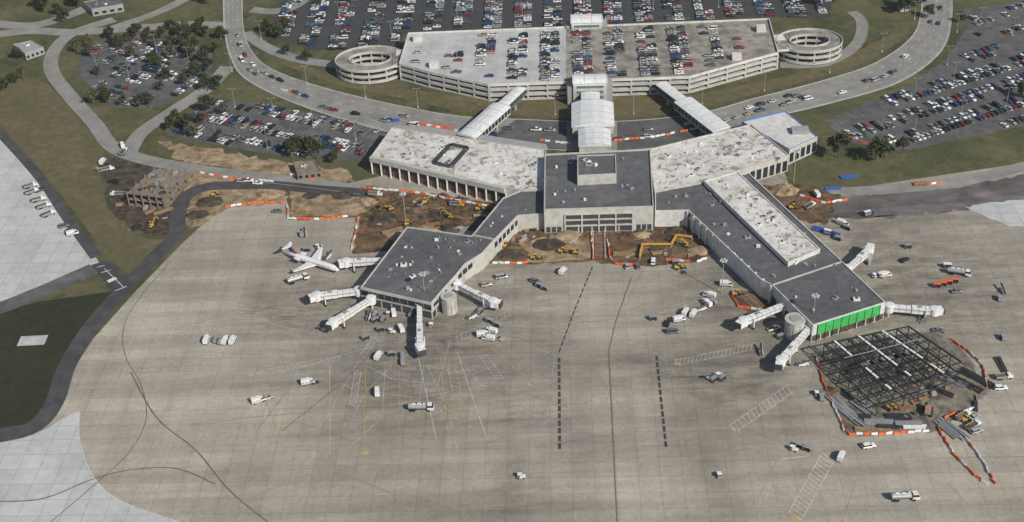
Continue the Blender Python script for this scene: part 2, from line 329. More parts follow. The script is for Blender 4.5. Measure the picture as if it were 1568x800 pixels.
# ------------------------------------------------------------ cars
def car_mesh(kind,paint):
    mb=MB()
    if kind=='sedan': L_,W_=4.7,1.8; body=[(-2.35,.3,.8),(-2.3,.3,.95),(-1.3,.3,.98),(1.0,.3,.95),(2.1,.3,.78),(2.35,.3,.62)]; cab=[(-1.75,.95),(-1.15,1.42),(.25,1.42),(1.05,.93)]
    elif kind=='suv': L_,W_=4.8,1.9; body=[(-2.4,.4,1.0),(-2.3,.4,1.08),(1.0,.4,1.08),(2.2,.4,.98),(2.4,.4,.8)]; cab=[(-2.3,1.06),(-2.1,1.75),(.3,1.75),(1.05,1.06)]
    elif kind=='van': L_,W_=5.2,1.95; body=[(-2.6,.4,1.1),(1.7,.4,1.1),(2.4,.4,.95),(2.6,.4,.75)]; cab=[(-2.55,1.08),(-2.5,1.95),(1.1,1.95),(2.0,1.05)]
    else: L_,W_=5.5,1.95; body=[(-2.75,.5,1.05),(1.0,.5,1.08),(2.5,.5,1.0),(2.75,.5,.85)]; cab=[(-.55,1.06),(-.4,1.8),(.8,1.8),(1.4,1.06)]
    w=W_/2; rings=[]
    for i,(x,z0,z1) in enumerate(body):
        ww=w*(.9 if i in(0,len(body)-1) else 1); rings.append([(x,-ww,z0),(x,ww,z0),(x,ww,z1-.12),(x,ww*.9,z1),(x,-ww*.9,z1),(x,-ww,z1-.12)])
    mb.loft(rings,"paint_"+paint)
    (x0,b0),(x1,t),(x2,_),(x3,b3)=cab; a=w*.9;c=w*.74
    V=[(x0,-a,b0),(x3,-a,b3),(x3,a,b3),(x0,a,b0),(x1,-c,t),(x2,-c,t),(x2,c,t),(x1,c,t)]
    mb.add(V,[(0,1,5,4),(1,2,6,5),(2,3,7,6),(3,0,4,7)],"glass")
    e=.03; mb.add([(x1-e,-c-e,t),(x2+e,-c-e,t),(x2+e,c+e,t),(x1-e,c+e,t),(x1+.1,-c+.08,t+.05),(x2-.1,-c+.08,t+.05),(x2-.1,c-.08,t+.05),(x1+.1,c-.08,t+.05)],[(4,5,6,7),(0,1,5,4),(1,2,6,5),(2,3,7,6),(3,0,4,7)],"paint_"+paint)
    for s in(-1,1):
        xm=(x1+x2)/2; mb.beam((xm,s*(a+.005),b0),(xm,s*(c+.02),t),.1,.06,"paint_"+paint)
        if kind in('suv','van'): mb.beam((x1+.5,s*(a+.005),b0),(x1+.6,s*(c+.02),t),.12,.06,"paint_"+paint)
    if kind=='pickup': mb.box(-1.7,0,1.085,1.095,1.9,1.5,0,"tyre")
    for x in(-L_*.3,L_*.31):
        for s in(-1,1):
            n=10;r=.34;y=s*(w-.1)
            R=[[(x+r*math.cos(6.2832*i/n),y+d,r+r*math.sin(6.2832*i/n)) for i in range(n)] for d in(-.12,.12)]
            mb.loft(R,"tyre")
    for s in(-1,1):
        mb.box(L_/2-.02,s*w*.65,.58,.70,.06,.3,0,"chrome"); mb.box(-L_/2+.02,s*w*.7,.65,.78,.06,.25,0,"red_lamp")
    return mb.mesh("car_body")
CARS=[]
for k,wt in(('sedan',5),('suv',3),('van',1),('pickup',2)):
    for c,wc in(('white',9),('silver',10),('grey',8),('black',8),('red',3),('blue',5),('tan',4),('green',2)):
        CARS.append((car_mesh(k,c),wt*wc))
CM=[c for c,_ in CARS];CW=[w_ for _,w_ in CARS]
def car(x,y,a,z=.06,name="parked_car"): put(random.choices(CM,CW)[0],name,x,y,z,a)
def lot(px,pa,pb,module,occ,z=.05,zc=None,off=0,step=2.75,lines=True,name="stall_markings"):
    W=PL(px,zc or 0); d=Vector(P(*pb,zc or 0))-Vector(P(*pa,zc or 0)); d.normalize(); nn=Vector((-d.y,d.x)); o=Vector(P(*pa,zc or 0))
    R=int(400/module); mb=MB(); cnt=0; a0=math.atan2(nn.y,nn.x)
    for j in range(-R,R+1):
        for s in(-1,1):
            ph=random.random()*6; ph2=random.random()*6
            for i in range(-150,151):
                c=o+d*i*step+nn*(j*module+off+s*2.6)
                if not inside(c,W): continue
                if not(inside(c+nn*3,W) and inside(c-nn*3,W)): continue
                if lines:
                    e=c+d*step/2; mb.box(e.x,e.y,z,z+.01,.10,4.8,math.atan2(d.y,d.x),"faint_marking")
                pr=occ(c,j) if callable(occ) else occ
                pr+=.25*math.sin(i*.23+ph)*math.sin(i*.11+ph2)*2*(1 if pr>.15 else .3)
                if pr<.92 and abs(i%22)<1: continue
                if random.random()<pr:
                    car(c.x+random.uniform(-.12,.12),c.y+random.uniform(-.15,.15),a0+(math.pi if random.random()<(.5+.35*s) else 0)+random.gauss(0,.02),z+.01); cnt+=1
    if lines and mb.v: mb.obj(name)
    return cnt
c1=lot(L1,(185,140),(262,92),17,.45,off=1)
c2=lot(L2,(325,180),(470,212),16.5,lambda c,j:.85 if c.x<P(530,220)[0] else .15,off=0)
c3=lot(L3,(1395,182),(1568,127),16.5,lambda c,j:.86 if inside(c,PL([(1370,170),(1450,115),(1700,20),(1700,175),(1395,228)])) else .2,off=2)
c4=lot(L4,(903,20),(900,-20),17.5,.78,off=4,lines=False)
# ------------------------------------------------------------ garage
GZ=10.0
gar=[(625,50),(1178,28),(1192,80),(1143,93),(1056,117),(937,121),(868,125),(748,129),(655,109),(611,97)]
mb=MB(); W=ccw(PL(gar,GZ))
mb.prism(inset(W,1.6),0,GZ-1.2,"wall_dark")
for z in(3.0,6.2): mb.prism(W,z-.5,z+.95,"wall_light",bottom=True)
mb.prism(W,0,.7,"wall_light")
q,zr=mb.roofed(W,GZ-1.5,GZ,"wall_white","deck_dark",1.0,.35); n=len(W)
mb.add([(x,y,GZ-1.5) for x,y in W],[list(range(n))[::-1]],"wall_light")
mb.add([(x,y,zr+.02) for x,y in ccw(inset(ccw(PL([(625,50),(868,40.5),(868,125),(748,129),(655,109),(611,97)],GZ)),.5))],[list(range(6))],"deck_light")
for i in range(n):
    a=Vector(W[i]);b=Vector(W[(i+1)%n]);l=(b-a).length;k=max(1,int(l/9)); d=(b-a)/l; nn=Vector((d.y,-d.x))
    for j in range(k+1):
        c=a+d*(l*j/k)-nn*.35; mb.box(c.x,c.y,0,GZ-1.52,.9,.6,math.atan2(d.y,d.x),"wall_light")
for u,v in((640,60),(1165,45),(1128,88),(665,100)):
    x,y=P(u,v,GZ); mb.box(x,y,zr,zr+3,5,4,-AX,"wall_white")
garage=mb.obj("parking_garage")
gi=[(632,55),(1172,34),(1182,76),(1140,88),(1052,111),(868,120),(750,122),(660,104),(620,93)]
def gocc(c,j):
    for (a,b,p) in((0,700,.02),(700,735,.12),(735,775,.4),(775,830,.55),(830,1060,.86),(1060,1130,.4),(1130,1200,.12)):
        if P(a,80,GZ)[0]<=c.x<P(b,80,GZ)[0]: return p
    return .1
c5=lot(gi,(902,100),(899,50),17.3,gocc,z=zr+.03,zc=GZ,off=3)
def helix(u,v,rx,name,side,stretch=1.25):
    cx,cy=P(u,v,GZ); mb=MB(); n=48
    def ring(r,k=1.0): return [(cx+(r+rx*(stretch-1))*math.cos(6.2832*i/n),cy+r*math.sin(6.2832*i/n)) for i in range(n)]
    ro,ri=rx,rx*.52
    def band(r0,r1,z0,z1,m,mt):
        a=ring(r0);b=ring(r1)
        mb.add([(x,y,z0) for x,y in a]+[(x,y,z1) for x,y in a],[(i,(i+1)%n,n+(i+1)%n,n+i) for i in range(n)],m)
        mb.add([(x,y,z0) for x,y in b]+[(x,y,z1) for x,y in b],[(i,(i+1)%n,n+(i+1)%n,n+i) for i in range(n)],m)
        for z in(z0,z1): mb.add([(x,y,z) for x,y in a]+[(x,y,z) for x,y in b],[(i,(i+1)%n,n+(i+1)%n,n+i) for i in range(n)],mt)
    for z in(.6,3.9,7.2):
        band(ro,ri,z,z+.45,"wall_light","deck_dark"); band(ro+.25,ro-.05,z-.1,z+1.4,"wall_light","wall_white"); band(ri+.05,ri-.25,z-.1,z+1.3,"wall_light","wall_white")
    a_=ring(ro-.5);b_=ring(ri+.4)
    for i in range(0,n,4):
        for r in(a_[i],b_[i]): mb.box(r[0],r[1],0,7.2,.7,.7,6.2832*i/n,"wall_light")
    mb.box(cx+side*(ro*stretch+1),cy-ro*.45,7.0,8.2,14,7,0,"wall_white"); mb.box(cx+side*(ro*stretch+1),cy-ro*.45,8.2,8.25,13.6,6.4,0,"deck_dark")
    mb.box(cx+side*(ro*stretch+1),cy+ro*.4,7.02,8.22,12,6,0,"wall_white")
    mb.obj(name)
helix(566,85,15,"spiral_ramp",1); helix(1240,57,14,"spiral_ramp",-1)
# ------------------------------------------------------------ terminal
def facade(mb,p0,p1,z0,z1,n,frac,m,proud=.12,t=.3,flip=False):
    a=Vector(p0);b=Vector(p1);d=b-a;l=d.length;d/=l;nn=Vector((d.y,-d.x))*(-1 if flip else 1)
    for i in range(n):
        c=a+d*l*(i+.5)/n+nn*(proud-t/2); mb.box(c.x,c.y,z0,z1,l/n*frac,t,math.atan2(d.y,d.x),m)
def rooftop(mb,poly,z,n,ms=("white_metal","wall_grey","steel_grey"),big=1.0):
    W=inset(ccw(poly),4); xs=[p[0] for p in W];ys=[p[1] for p in W];k=0;t=0
    while k<n and t<n*20:
        t+=1;x=random.uniform(min(xs),max(xs));y=random.uniform(min(ys),max(ys))
        if not inside((x,y),W): continue
        k+=1;s=random.choice((.6,.8,1,1.4,2.2))*big;h=random.uniform(.4,1.3)*big**.5
        if random.random()<.3: mb.cyl(x,y,z,z+h,.4*big,"steel_grey",8)
        else:
            mb.box(x,y,z,z+h,s*1.6,s,-AX+random.choice((0,0,.8,-.8)),random.choice(ms)); 
            if s>1.2: mb.cyl(x,y,z+h,z+h+.25,s*.35,"wall_dark",10)
def lerp(a,b,t): return (a[0]+(b[0]-a[0])*t,a[1]+(b[1]-a[1])*t)
mb=MB()
TZ=12.5
cb=PL([(834,236),(996,228),(1001,316),(833,321)],TZ); q,z=mb.roofed(cb,0,TZ,"wall_light","grey_roof"); rooftop(mb,cb,z,16,big=.9)
cb2=ccw(PL([(884,238),(943,236),(944,266),(884,269)],17)); q,z2=mb.roofed(cb2,z,17,"wall_light","grey_roof",.5,.4); rooftop(mb,cb2,z2,3)
f0=P(833,321,TZ);f1=P(1001,316,TZ)
a0=lerp(f0,f1,.19);a1=lerp(f0,f1,.81)
facade(mb,a0,a1,7.0,9.2,4,.95,"wall_dark",.06); facade(mb,a0,a1,4.0,6.3,4,.95,"wall_dark",.06); facade(mb,a0,a1,.3,3.2,5,.9,"wall_dark",.06)
facade(mb,a0,a1,6.35,6.95,1,1,"wall_light",.5,.6); facade(mb,a0,a1,9.3,9.8,1,1,"wall_light",.5,.6); facade(mb,a0,a1,3.3,3.9,1,1,"wall_light",.5,.6)
for i in range(5):
    c=lerp(a0,a1,i/4); mb.box(c[0],c[1]-.1,0,9.5,.7,.9,-AX,"wall_light")
for t0,t1 in((0.01,.16),(.84,.99)): facade(mb,lerp(f0,f1,t0),lerp(f0,f1,t1),.3,3.2,3,.8,"wall_dark",.06)
WZ=9.0
lwp=[(600,195),(836,229),(836,290),(800,291),(774,287),(568,239)]
lw=PL(lwp,WZ); q,z=mb.roofed(lw,0,WZ,"wall_light","white_roof",.5,.5); rooftop(mb,lw,z,60,big=.7)
wl=PL([(664,250),(690,222),(716,227),(690,256)],WZ-.4)
for i in range(4):
    a=wl[i];b=wl[(i+1)%4]; mb.beam((*a,z+.35),(*b,z+.35),2.2,.6,"wall_dark")
e0=P(568,239,WZ);e1=P(774,287,WZ)
facade(mb,e0,e1,.3,6.3,14,.84,"wall_dark",.08); facade(mb,e0,e1,.3,3.2,14,.5,"rust",.14)  # dark panels on the wall paint in the shade of recessed bays
facade(mb,e0,e1,6.6,9.1,1,1,"wall_light",1.6,1.8)
for i in range(15):
    c=Vector(lerp(e0,e1,i/14)); mb.box(c.x,c.y-1.2,0,6.6,.7,.9,.2,"wall_white")
facade(mb,P(600,195,WZ),e0,1,5,5,.6,"glass",.06)
rwp=[(995,228),(1150,190),(1208,237),(1128,262),(1075,279),(1002,293),(996,250)]
rw=PL(rwp,WZ); q,z=mb.roofed(rw,0,WZ,"wall_light","white_roof",.5,.5); rooftop(mb,rw,z,55,big=.7)
facade(mb,P(1128,262,WZ),P(1208,237,WZ),.5,6,8,.7,"glass",.06)
ann=PL([(1136,186),(1203,170),(1252,209),(1209,229)],8.5); q,z=mb.roofed(ann,0,8.5,"wall_light","wall_white",.4,.35,mp="blue_trim")
facade(mb,P(1209,229,8.5),P(1252,209,8.5),1,6,5,.7,"glass",.06)
x,y=P(1225,200,9); mb.box(x,y,z,z+2,8,5,-AX,"wall_grey")
ca=PL([(640,192),(836,221),(840,229),(600,195)],6.5); mb.prism(ca,6,6.5,"wall_light","wall_grey",bottom=True)
term=mb.obj("terminal_building")
# left concourse
mb=MB(); CZ=8.5
lcp=[(623,347),(722,361),(770,303),(815,284),(833,290),(833,327),(793,330),(756,368),(738,388),(712,404),(700,419),(688,432),(660,464),(552,440)]
lc=PL(lcp,CZ); q,z=mb.roofed(lc,0,CZ,"wall_light","grey_roof",.5,.4); rooftop(mb,lc,z,40,big=.75)
a=P(726,360,CZ);b=P(757,366,CZ); mb.beam((*a,z+.25),(*b,z+.25),.5,.5,"wall_light")
g0=P(552,440,CZ);g1=P(660,464,CZ);g2=P(700,419,CZ);g3=P(756,368,CZ)
facade(mb,g0,g1,4.6,7.2,9,.94,"glass",.06);facade(mb,g0,g1,.3,3.8,7,.85,"wall_dark",.06)
facade(mb,g0,g1,3.9,4.5,1,1,"wall_grey",.4,.5)
facade(mb,g1,g2,.3,3.4,6,.75,"wall_dark",.06); facade(mb,g1,g2,5,6.6,3,.5,"glass",.06)
facade(mb,g2,g3,5,7,7,.6,"glass",.06); facade(mb,g3,P(793,330,CZ),4,6.6,6,.7,"glass",.06)
mb.obj("airport_concourse")
# right concourse
mb=MB()
rcp=[(1003,293),(1078,279),(1146,264),(1356,463),(1245,498),(1182,436),(1165,428),(1120,385),(1054,322),(1003,323)]
rc=PL(rcp,CZ); q,z=mb.roofed(rc,0,CZ,"wall_white","grey_roof",.5,.4); rooftop(mb,rc,z,46,big=.75)
up=PL([(1078,277),(1129,262),(1256,381),(1207,402)],10.2); q,zu=mb.roofed(up,z,10.2,"wall_white","white_roof",.4,.5); rooftop(mb,up,zu,40,big=.7)
a=P(1182,436,CZ);b=P(1290,400,CZ); mb.beam((*a,z+.25),(*b,z+.25),.5,.5,"wall_light")
h0=P(1054,322,CZ);h1=P(1182,436,CZ);h2=P(1245,498,CZ);h3=P(1356,463,CZ)
facade(mb,h0,h1,5.6,7.2,18,.75,"glass",.06); facade(mb,h0,h1,.3,4.2,12,.7,"wall_dark",.06)
for i in range(13):
    c=lerp(h0,h1,i/12); mb.box(c[0]-.5,c[1]-.5,0,8.3,.9,.9,.8,"wall_white")
facade(mb,h1,h2,.3,3.4,6,.7,"wall_dark",.06)
facade(mb,h2,h3,3.2,8.0,1,.86,"green_sheet",.3,.3); facade(mb,h2,h3,.2,3.1,8,.9,"dark_soil",.06)
for i in range(9):
    c=lerp(h2,h3,.07+.86*i/8); mb.box(c[0],c[1]-.35,0,8,.2,.2,0,"steel_dark")
facade(mb,h3,P(1146,264,CZ),4.5,7,22,.6,"glass",.06)
mb.obj("airport_concourse")
for u,v,r,zt in((687,454,3.1,7.6),(1218,489,3.9,7.8)):
    x,y=P(u,v,zt); mb=MB(); mb.cyl(x,y,0,zt,r,"wall_light",28); mb.cyl(x,y,zt,zt+.25,r+.2,"wall_light",28); mb.cyl(x,y,zt+.25,zt+.6,r*.55,"wall_grey",20)
    for i in range(10):
        a=6.2832*i/10; mb.box(x+(r+.04)*math.cos(a),y+(r+.04)*math.sin(a),.3,zt-.4,.15,.3,a,"wall_grey")
    mb.obj("stair_tower")
# ------------------------------------------------------------ skyways
def gable(mb,p,q,w,z0,z1,z2,mw,mr,ribs=0):
    p=Vector(p);q=Vector(q);d=(q-p);l=d.length;d/=l;nn=Vector((-d.y,d.x))*w/2
    R=[]
    for c in(p,q):
        a=c+nn;b=c-nn; R.append([(a.x,a.y,z0),(b.x,b.y,z0),(b.x,b.y,z1),(a.x,a.y,z1)])
    mb.loft(R,mw)
    k=1.05; R=[]
    for c in(p-d*.4,q+d*.4):
        r=[]
        for s,h in((-1,0),(-.55,.75),(0,1),(.55,.75),(1,0)):
            e=c+nn*s*k; r.append((e.x,e.y,z1+(z2-z1)*h))
        R.append(r+[(c.x+nn.x*k,c.y+nn.y*k,z1-.2),(c.x-nn.x*k,c.y-nn.y*k,z1-.2)])
    mb.loft(R,mr)
    for i in range(ribs+1):
        c=p+d*l*i/max(1,ribs); prev=None
        for s,h in((-1,0),(-.55,.75),(0,1),(.55,.75),(1,0)):
            e=c+nn*s*1.055; cur=(e.x,e.y,z1+(z2-z1)*h+.05)
            if prev: mb.beam(prev,cur,.14,.1,"wall_grey")
            prev=cur
    kx=max(3,int(l/3))
    for i in range(kx):
        c=p+d*l*(i+.5)/kx
        for s in(-1,1):
            e=c+nn*s*1.005; mb.box(e.x,e.y,z0+.9,z1-.6,l/kx*.8,.06,math.atan2(d.y,d.x),"glass" if mw!="green_glass" else "wall_dark")
    for i in range(1,int(l/12)+1):
        c=p+d*(l*i/(int(l/12)+1))
        for s in(-.7,.7):
            e=c+nn*s; mb.box(e.x,e.y,0,z0,.9,.9,math.atan2(d.y,d.x),"wall_light")
def skyway(name,a,b,c,w1,w2):
    mb=MB(); A_=P(*a,8);B_=P(*b,8);C_=P(*c,8)
    gable(mb,A_,B_,w1,3.6,7.4,7.9,"green_glass","white_metal",4)
    gable(mb,B_,C_,w2,3.4,7.6,8.5,"wall_light","white_metal",5)
    mb.obj(name)
skyway("pedestrian_skyway",(797,133),(768,160),(714,208),6,10)
skyway("pedestrian_skyway",(1012,126),(1046,152),(1105,197),6,10)
mb=MB()
gable(mb,P(904,128,9),P(904,150,9),9,3.6,7.8,8.3,"green_glass","white_metal",3)
gable(mb,P(907,154,9),P(908,190,9),20,3.4,7.6,9.6,"wall_light","white_metal",4)
gable(mb,P(910,193,9),P(911,218,9),15,3.4,6.8,8.4,"wall_light","white_metal",3)
mb.obj("pedestrian_skyway")
def hub(u,v,w,l,z,name):
    x,y=P(u,v,z); mb=MB(); mb.box(x,y,0,z-2.5,w,l,-AX,"wall_light")
    for k in range(4): mb.box(x,y,1+k*3,2.6+k*3,w+.1,l*.8,-AX,"green_glass"); mb.box(x,y,1.1+k*3,2.5+k*3,w*.8,l+.1,-AX,"green_glass")
    gable(mb,(x-w/2*math.cos(AX),y+w/2*math.sin(AX)),(x+w/2*math.cos(AX),y-w/2*math.sin(AX)),l,z-2.5,z-1,z+.4,"white_metal","white_metal",3)
    for s in(-1,1): mb.box(x+s*(w/2+1.5),y,0,z-3.5,3,l*.7,-AX,"wall_grey")
    mb.obj(name)
hub(903,118,17,10,14,"elevator_lobby"); hub(898,26,17,11,14,"elevator_lobby")
# ------------------------------------------------------------ jet bridges
def jetbridge(u0,v0,u1,v1):
    p=Vector(P(u0,v0,5.6));q=Vector(P(u1,v1,5.2)); d=(q-p);l=d.length;d/=l;a=math.atan2(d.y,d.x);nn=Vector((-d.y,d.x));mb=MB()
    mb.cyl(p.x,p.y,2.9,6.0,1.9,"white_paint",18); mb.cyl(p.x,p.y,6.0,6.3,2.1,"white_metal",18,1.2); mb.cyl(p.x,p.y,0,2.9,.5,"wall_light",10)
    def sec(t0,t1,w,h,zc):
        A_=p+d*l*t0;B_=p+d*l*t1; z0=zc;mb.beam((A_.x,A_.y,z0),(B_.x,B_.y,z0-.15),w,h,"white_paint")
        k=int((t1-t0)*l/2.2)
        for i in range(k+1):
            c=A_+(B_-A_)*i/max(1,k); mb.box(c.x,c.y,z0-h/2-.12,z0+h/2+.03,.14,w+.1,a,"wall_grey")
        for s in(-1,1):
            e=nn*s*(w/2+.03); mb.beam((A_.x+e.x,A_.y+e.y,z0+.3),(B_.x+e.x,B_.y+e.y,z0+.2),.04,.5,"wall_grey")
    sec(.05,.52,2.0,2.3,4.5); sec(.48,.92,2.4,2.6,4.45)
    c=p+d*l*.78
    for s in(-1,1):
        e=c+nn*s*1.7; mb.box(e.x,e.y,.9,5.2,.4,.4,a,"white_paint"); 
        R=[[(e.x+d.x*.5*math.cos(t*.785)+nn.x*o,e.y+d.y*.5*math.cos(t*.785)+nn.y*o,.5+.5*math.sin(t*.785)) for t in range(8)] for o in(-.25,.25)]; mb.loft(R,"tyre")
    e1=c+nn*1.7;e2=c-nn*1.7; mb.beam((e1.x,e1.y,1),(e2.x,e2.y,1),.5,.5,"steel_grey"); mb.beam((e1.x,e1.y,2.9),(e2.x,e2.y,2.9),.4,.4,"white_paint")
    t=q-d*l*.04; mb.cyl(t.x,t.y,2.9,5.8,1.9,"white_paint",14); mb.cyl(t.x,t.y,5.8,6.0,2.0,"white_metal",14,1.0)
    h=q+d*1.1+nn*.5; mb.box(h.x,h.y,3.0,5.6,2.8,3.0,a+.35,"white_paint"); h2=h+d*1.5+nn*.45; mb.box(h2.x,h2.y,3.1,5.5,.8,2.9,a+.35,"wall_dark")
    s0=q-d*2-nn*2; s1=s0-d*3.8-nn*1; mb.beam((s0.x,s0.y,3),(s1.x,s1.y,.2),.9,.15,"steel_grey"); mb.beam((s0.x,s0.y,4),(s1.x,s1.y,1.2),.9,.06,"steel_grey")
    c=p+d*l*.65; mb.box(c.x,c.y,5.75,6.1,1.6,1.0,a,"steel_grey")
    mb.obj("jet_bridge")
for j in[(593,396,527,400),(549,443,482,452),(568,456,508,493),(642,464,643,532),(699,433,757,462),(1204,464,1136,491),(1240,500,1194,553),(1298,410,1333,379),(1362,468,1434,474)]: jetbridge(*j)
# ------------------------------------------------------------ aircraft
def jet():
    mb=MB(); n=16
    def ring(x,ry,rz,zc,y=0): return [(x,y+ry*math.cos(6.2832*i/n),zc+rz*math.sin(6.2832*i/n)) for i in range(n)]
    prof=[(13.4,.05,2.2),(13.1,.45,2.25),(12.4,.85,2.4),(11.2,1.2,2.6),(10,1.35,2.7),(-6,1.35,2.7),(-8.5,1.15,2.85),(-10.5,.8,3.1),(-12.2,.4,3.4),(-13.2,.1,3.6)]
    mb.loft([ring(x,r,r,z) for x,r,z in prof],"white_paint")
    mb.add([(12.55,-.55,2.95),(12.55,.55,2.95),(11.9,.75,3.35),(11.9,-.75,3.35)],[(0,1,2,3)],"glass")
    def wing(x0,y0,z0,c0,x1,y1,z1,c1,t0,t1,m):
        R=[]
        for x,y,z,c,t in((x0,y0,z0,c0,t0),(x1,y1,z1,c1,t1)):
            R.append([(x,y,z),(x-c*.3,y,z+t),(x-c,y,z),(x-c*.3,y,z-t)])
        mb.loft(R,m)
    for s in(-1,1):
        for i in range(13):
            x=9.2-i*.95; mb.box(x,s*1.33,2.9,3.2,.28,.1,0,"glass")
        wing(3.2,0,1.9,6.0,-2.6,s*10.2,2.7,1.6,.35,.1,"white_paint"); wing(-2.6,s*10.2,2.7,1.6,-3.9,s*10.6,3.9,.8,.1,.05,"navy")
        wing(-11.2,0,6.9,2.6,-13.0,s*3.1,6.9,1.3,.15,.06,"white_paint")
        mb.loft([ring(x,r,r,3.35,s*2.35) for x,r in((-5,.45),(-4.9,.66),(-6,.72),(-7.6,.62),(-8.5,.4))],"white_paint")
        mb.loft([ring(x,r,r,3.35,s*2.35) for x,r in((-4.85,.5),(-4.88,.1))],"wall_dark")
        mb.box(-6.6,s*1.6,3.2,3.5,2.2,1.2,0,"white_paint")
        mb.box(-1.2,s*1.9,.5,2,.25,.25,0,"steel_grey"); mb.loft([[( -1.2+.45*math.cos(i*.785),s*1.9+o,.45+.45*math.sin(i*.785)) for i in range(8)] for o in(-.3,.3)],"tyre")
    mb.loft([[(-8,0,3.7),(-9.5,.22,3.7),(-12.6,0,3.7),(-9.5,-.22,3.7)],[(-11,0,7),(-11.8,.12,7),(-13.6,0,7),(-11.8,-.12,7)]],"navy")
    mb.loft([[(-8.6,0,4.3),(-9.8,.25,4.3),(-10.3,0,4.3),(-9.8,-.25,4.3)],[(-10.9,0,6.6),(-11.8,.16,6.6),(-12.2,0,6.6),(-11.8,-.16,6.6)]],"red_lamp")
    mb.box(10.5,0,.4,1.6,.2,.2,0,"steel_grey"); mb.loft([[(10.5+.3*math.cos(i*.785),o,.3+.3*math.sin(i*.785)) for i in range(8)] for o in(-.2,.2)],"tyre")
    return mb.mesh("regional_jet")
nx,ny=P(527,416,2.5);tx,ty=P(434,386,2.8); put(jet(),"regional_jet_airplane",(nx+tx)/2,(ny+ty)/2,.02,math.atan2(ny-ty,nx-tx))
# ------------------------------------------------------------ ground vehicles
def wheels(mb,xs,w,r=.45):
    for x in xs:
        for s in(-1,1): mb.loft([[(x+r*math.cos(i*.628),s*w+o,r+r*math.sin(i*.628)) for i in range(10)] for o in(-.15,.15)],"tyre")
def m_tanker():
    mb=MB(); wheels(mb,(-3.6,-2.5,2.9),1.05,.5); mb.box(0,0,.6,.9,9.4,1,0,"steel_dark")
    mb.loft([[(x,1.2*math.cos(i*.3927)*k,1.95+.95*math.sin(i*.3927)*k) for i in range(16)] for x,k in((-4.7,.85),(-4.5,1),(1.8,1),(2.0,.85))],"steel_grey")
    mb.box(-1.3,0,2.88,3.05,5.6,.8,0,"white_paint")
    mb.box(3.6,0,.6,1.8,2.4,2.3,0,"white_paint"); mb.loft([[(2.4,-1.1,1.8),(2.4,1.1,1.8),(4.7,1.1,1.8),(4.7,-1.1,1.8)],[(2.5,-.95,2.7),(2.5,.95,2.7),(4.1,.95,2.7),(4.1,-.95,2.7)]],"glass"); mb.box(3.3,0,2.7,2.78,1.7,2.0,0,"white_paint")
    for x in(-3.6,-1.5,.6): mb.cyl(x,0,3.05,3.2,.3,"steel_dark",8)
    return mb.mesh("fuel_truck")
def m_box(col):
    mb=MB(); wheels(mb,(-2,1.9),.95,.42); mb.box(0,0,.5,.8,6.4,1.2,0,"steel_dark"); mb.box(-1.1,0,.8,3.0,4.2,2.2,0,col); mb.box(-1.1,0,3.0,3.06,4.0,2.0,0,"white_metal")
    for s in(-1,1):
        for i in range(3): mb.box(-2.4+i*1.3,s*1.11,1.1,2.2,.9,.04,0,"wall_grey")
    mb.box(2.2,0,.6,1.6,2.0,2.0,0,col); mb.loft([[(1.15,-.95,1.6),(1.15,.95,1.6),(2.9,.95,1.6),(2.9,-.95,1.6)],[(1.2,-.85,2.4),(1.2,.85,2.4),(2.3,.85,2.4),(2.3,-.85,2.4)]],"glass"); mb.box(1.75,0,2.4,2.46,1.2,1.7,0,col)
    return mb.mesh("service_truck")
def m_tug():
    mb=MB(); wheels(mb,(-.9,.9),.6,.35); mb.box(.5,0,.35,.95,1.9,1.35,0,"white_paint"); mb.box(-.8,0,.35,.8,1,1.35,0,"wall_grey")
    for x in(-.9,.1):
        for s in(-.55,.55): mb.box(x,s,.8,1.75,.08,.08,0,"steel_dark")
    mb.box(-.4,0,1.75,1.83,1.5,1.35,0,"white_paint"); mb.box(-.6,0,.8,1.2,.3,1,0,"tyre"); return mb.mesh("baggage_tug")
def m_cart(full,roof="steel_grey"):
    mb=MB(); wheels(mb,(-1,1),.65,.25); mb.box(0,0,.45,.6,3,1.5,0,"steel_dark"); mb.box(1.9,0,.4,.48,.9,.1,0,"steel_dark")
    for x in(-1.4,1.4): mb.box(x,0,.6,1.8,.08,1.5,0,"steel_grey")
    mb.box(0,0,1.8,1.88,3.0,1.55,0,roof)
    if full:
        for i in range(5): mb.box(-1+i*.5,random.uniform(-.3,.3),.6,1.2+random.random()*.3,.4,.7,random.random(),random.choice(("navy","wall_dark","rust")))
    return mb.mesh("baggage_cart")
def m_belt():
    mb=MB(); wheels(mb,(-1.2,1.4),.7,.35); mb.box(0,0,.4,.9,4.2,1.6,0,"white_paint"); mb.beam((-3,0,.9),(3.3,0,2.2),.8,.2,"tyre")
    for s in(-.45,.45): mb.beam((-3,s,1.05),(3.3,s,2.35),.08,.15,"steel_grey")
    mb.box(-1.2,.6,.9,1.8,.5,.4,0,"wall_grey"); return mb.mesh("belt_loader")
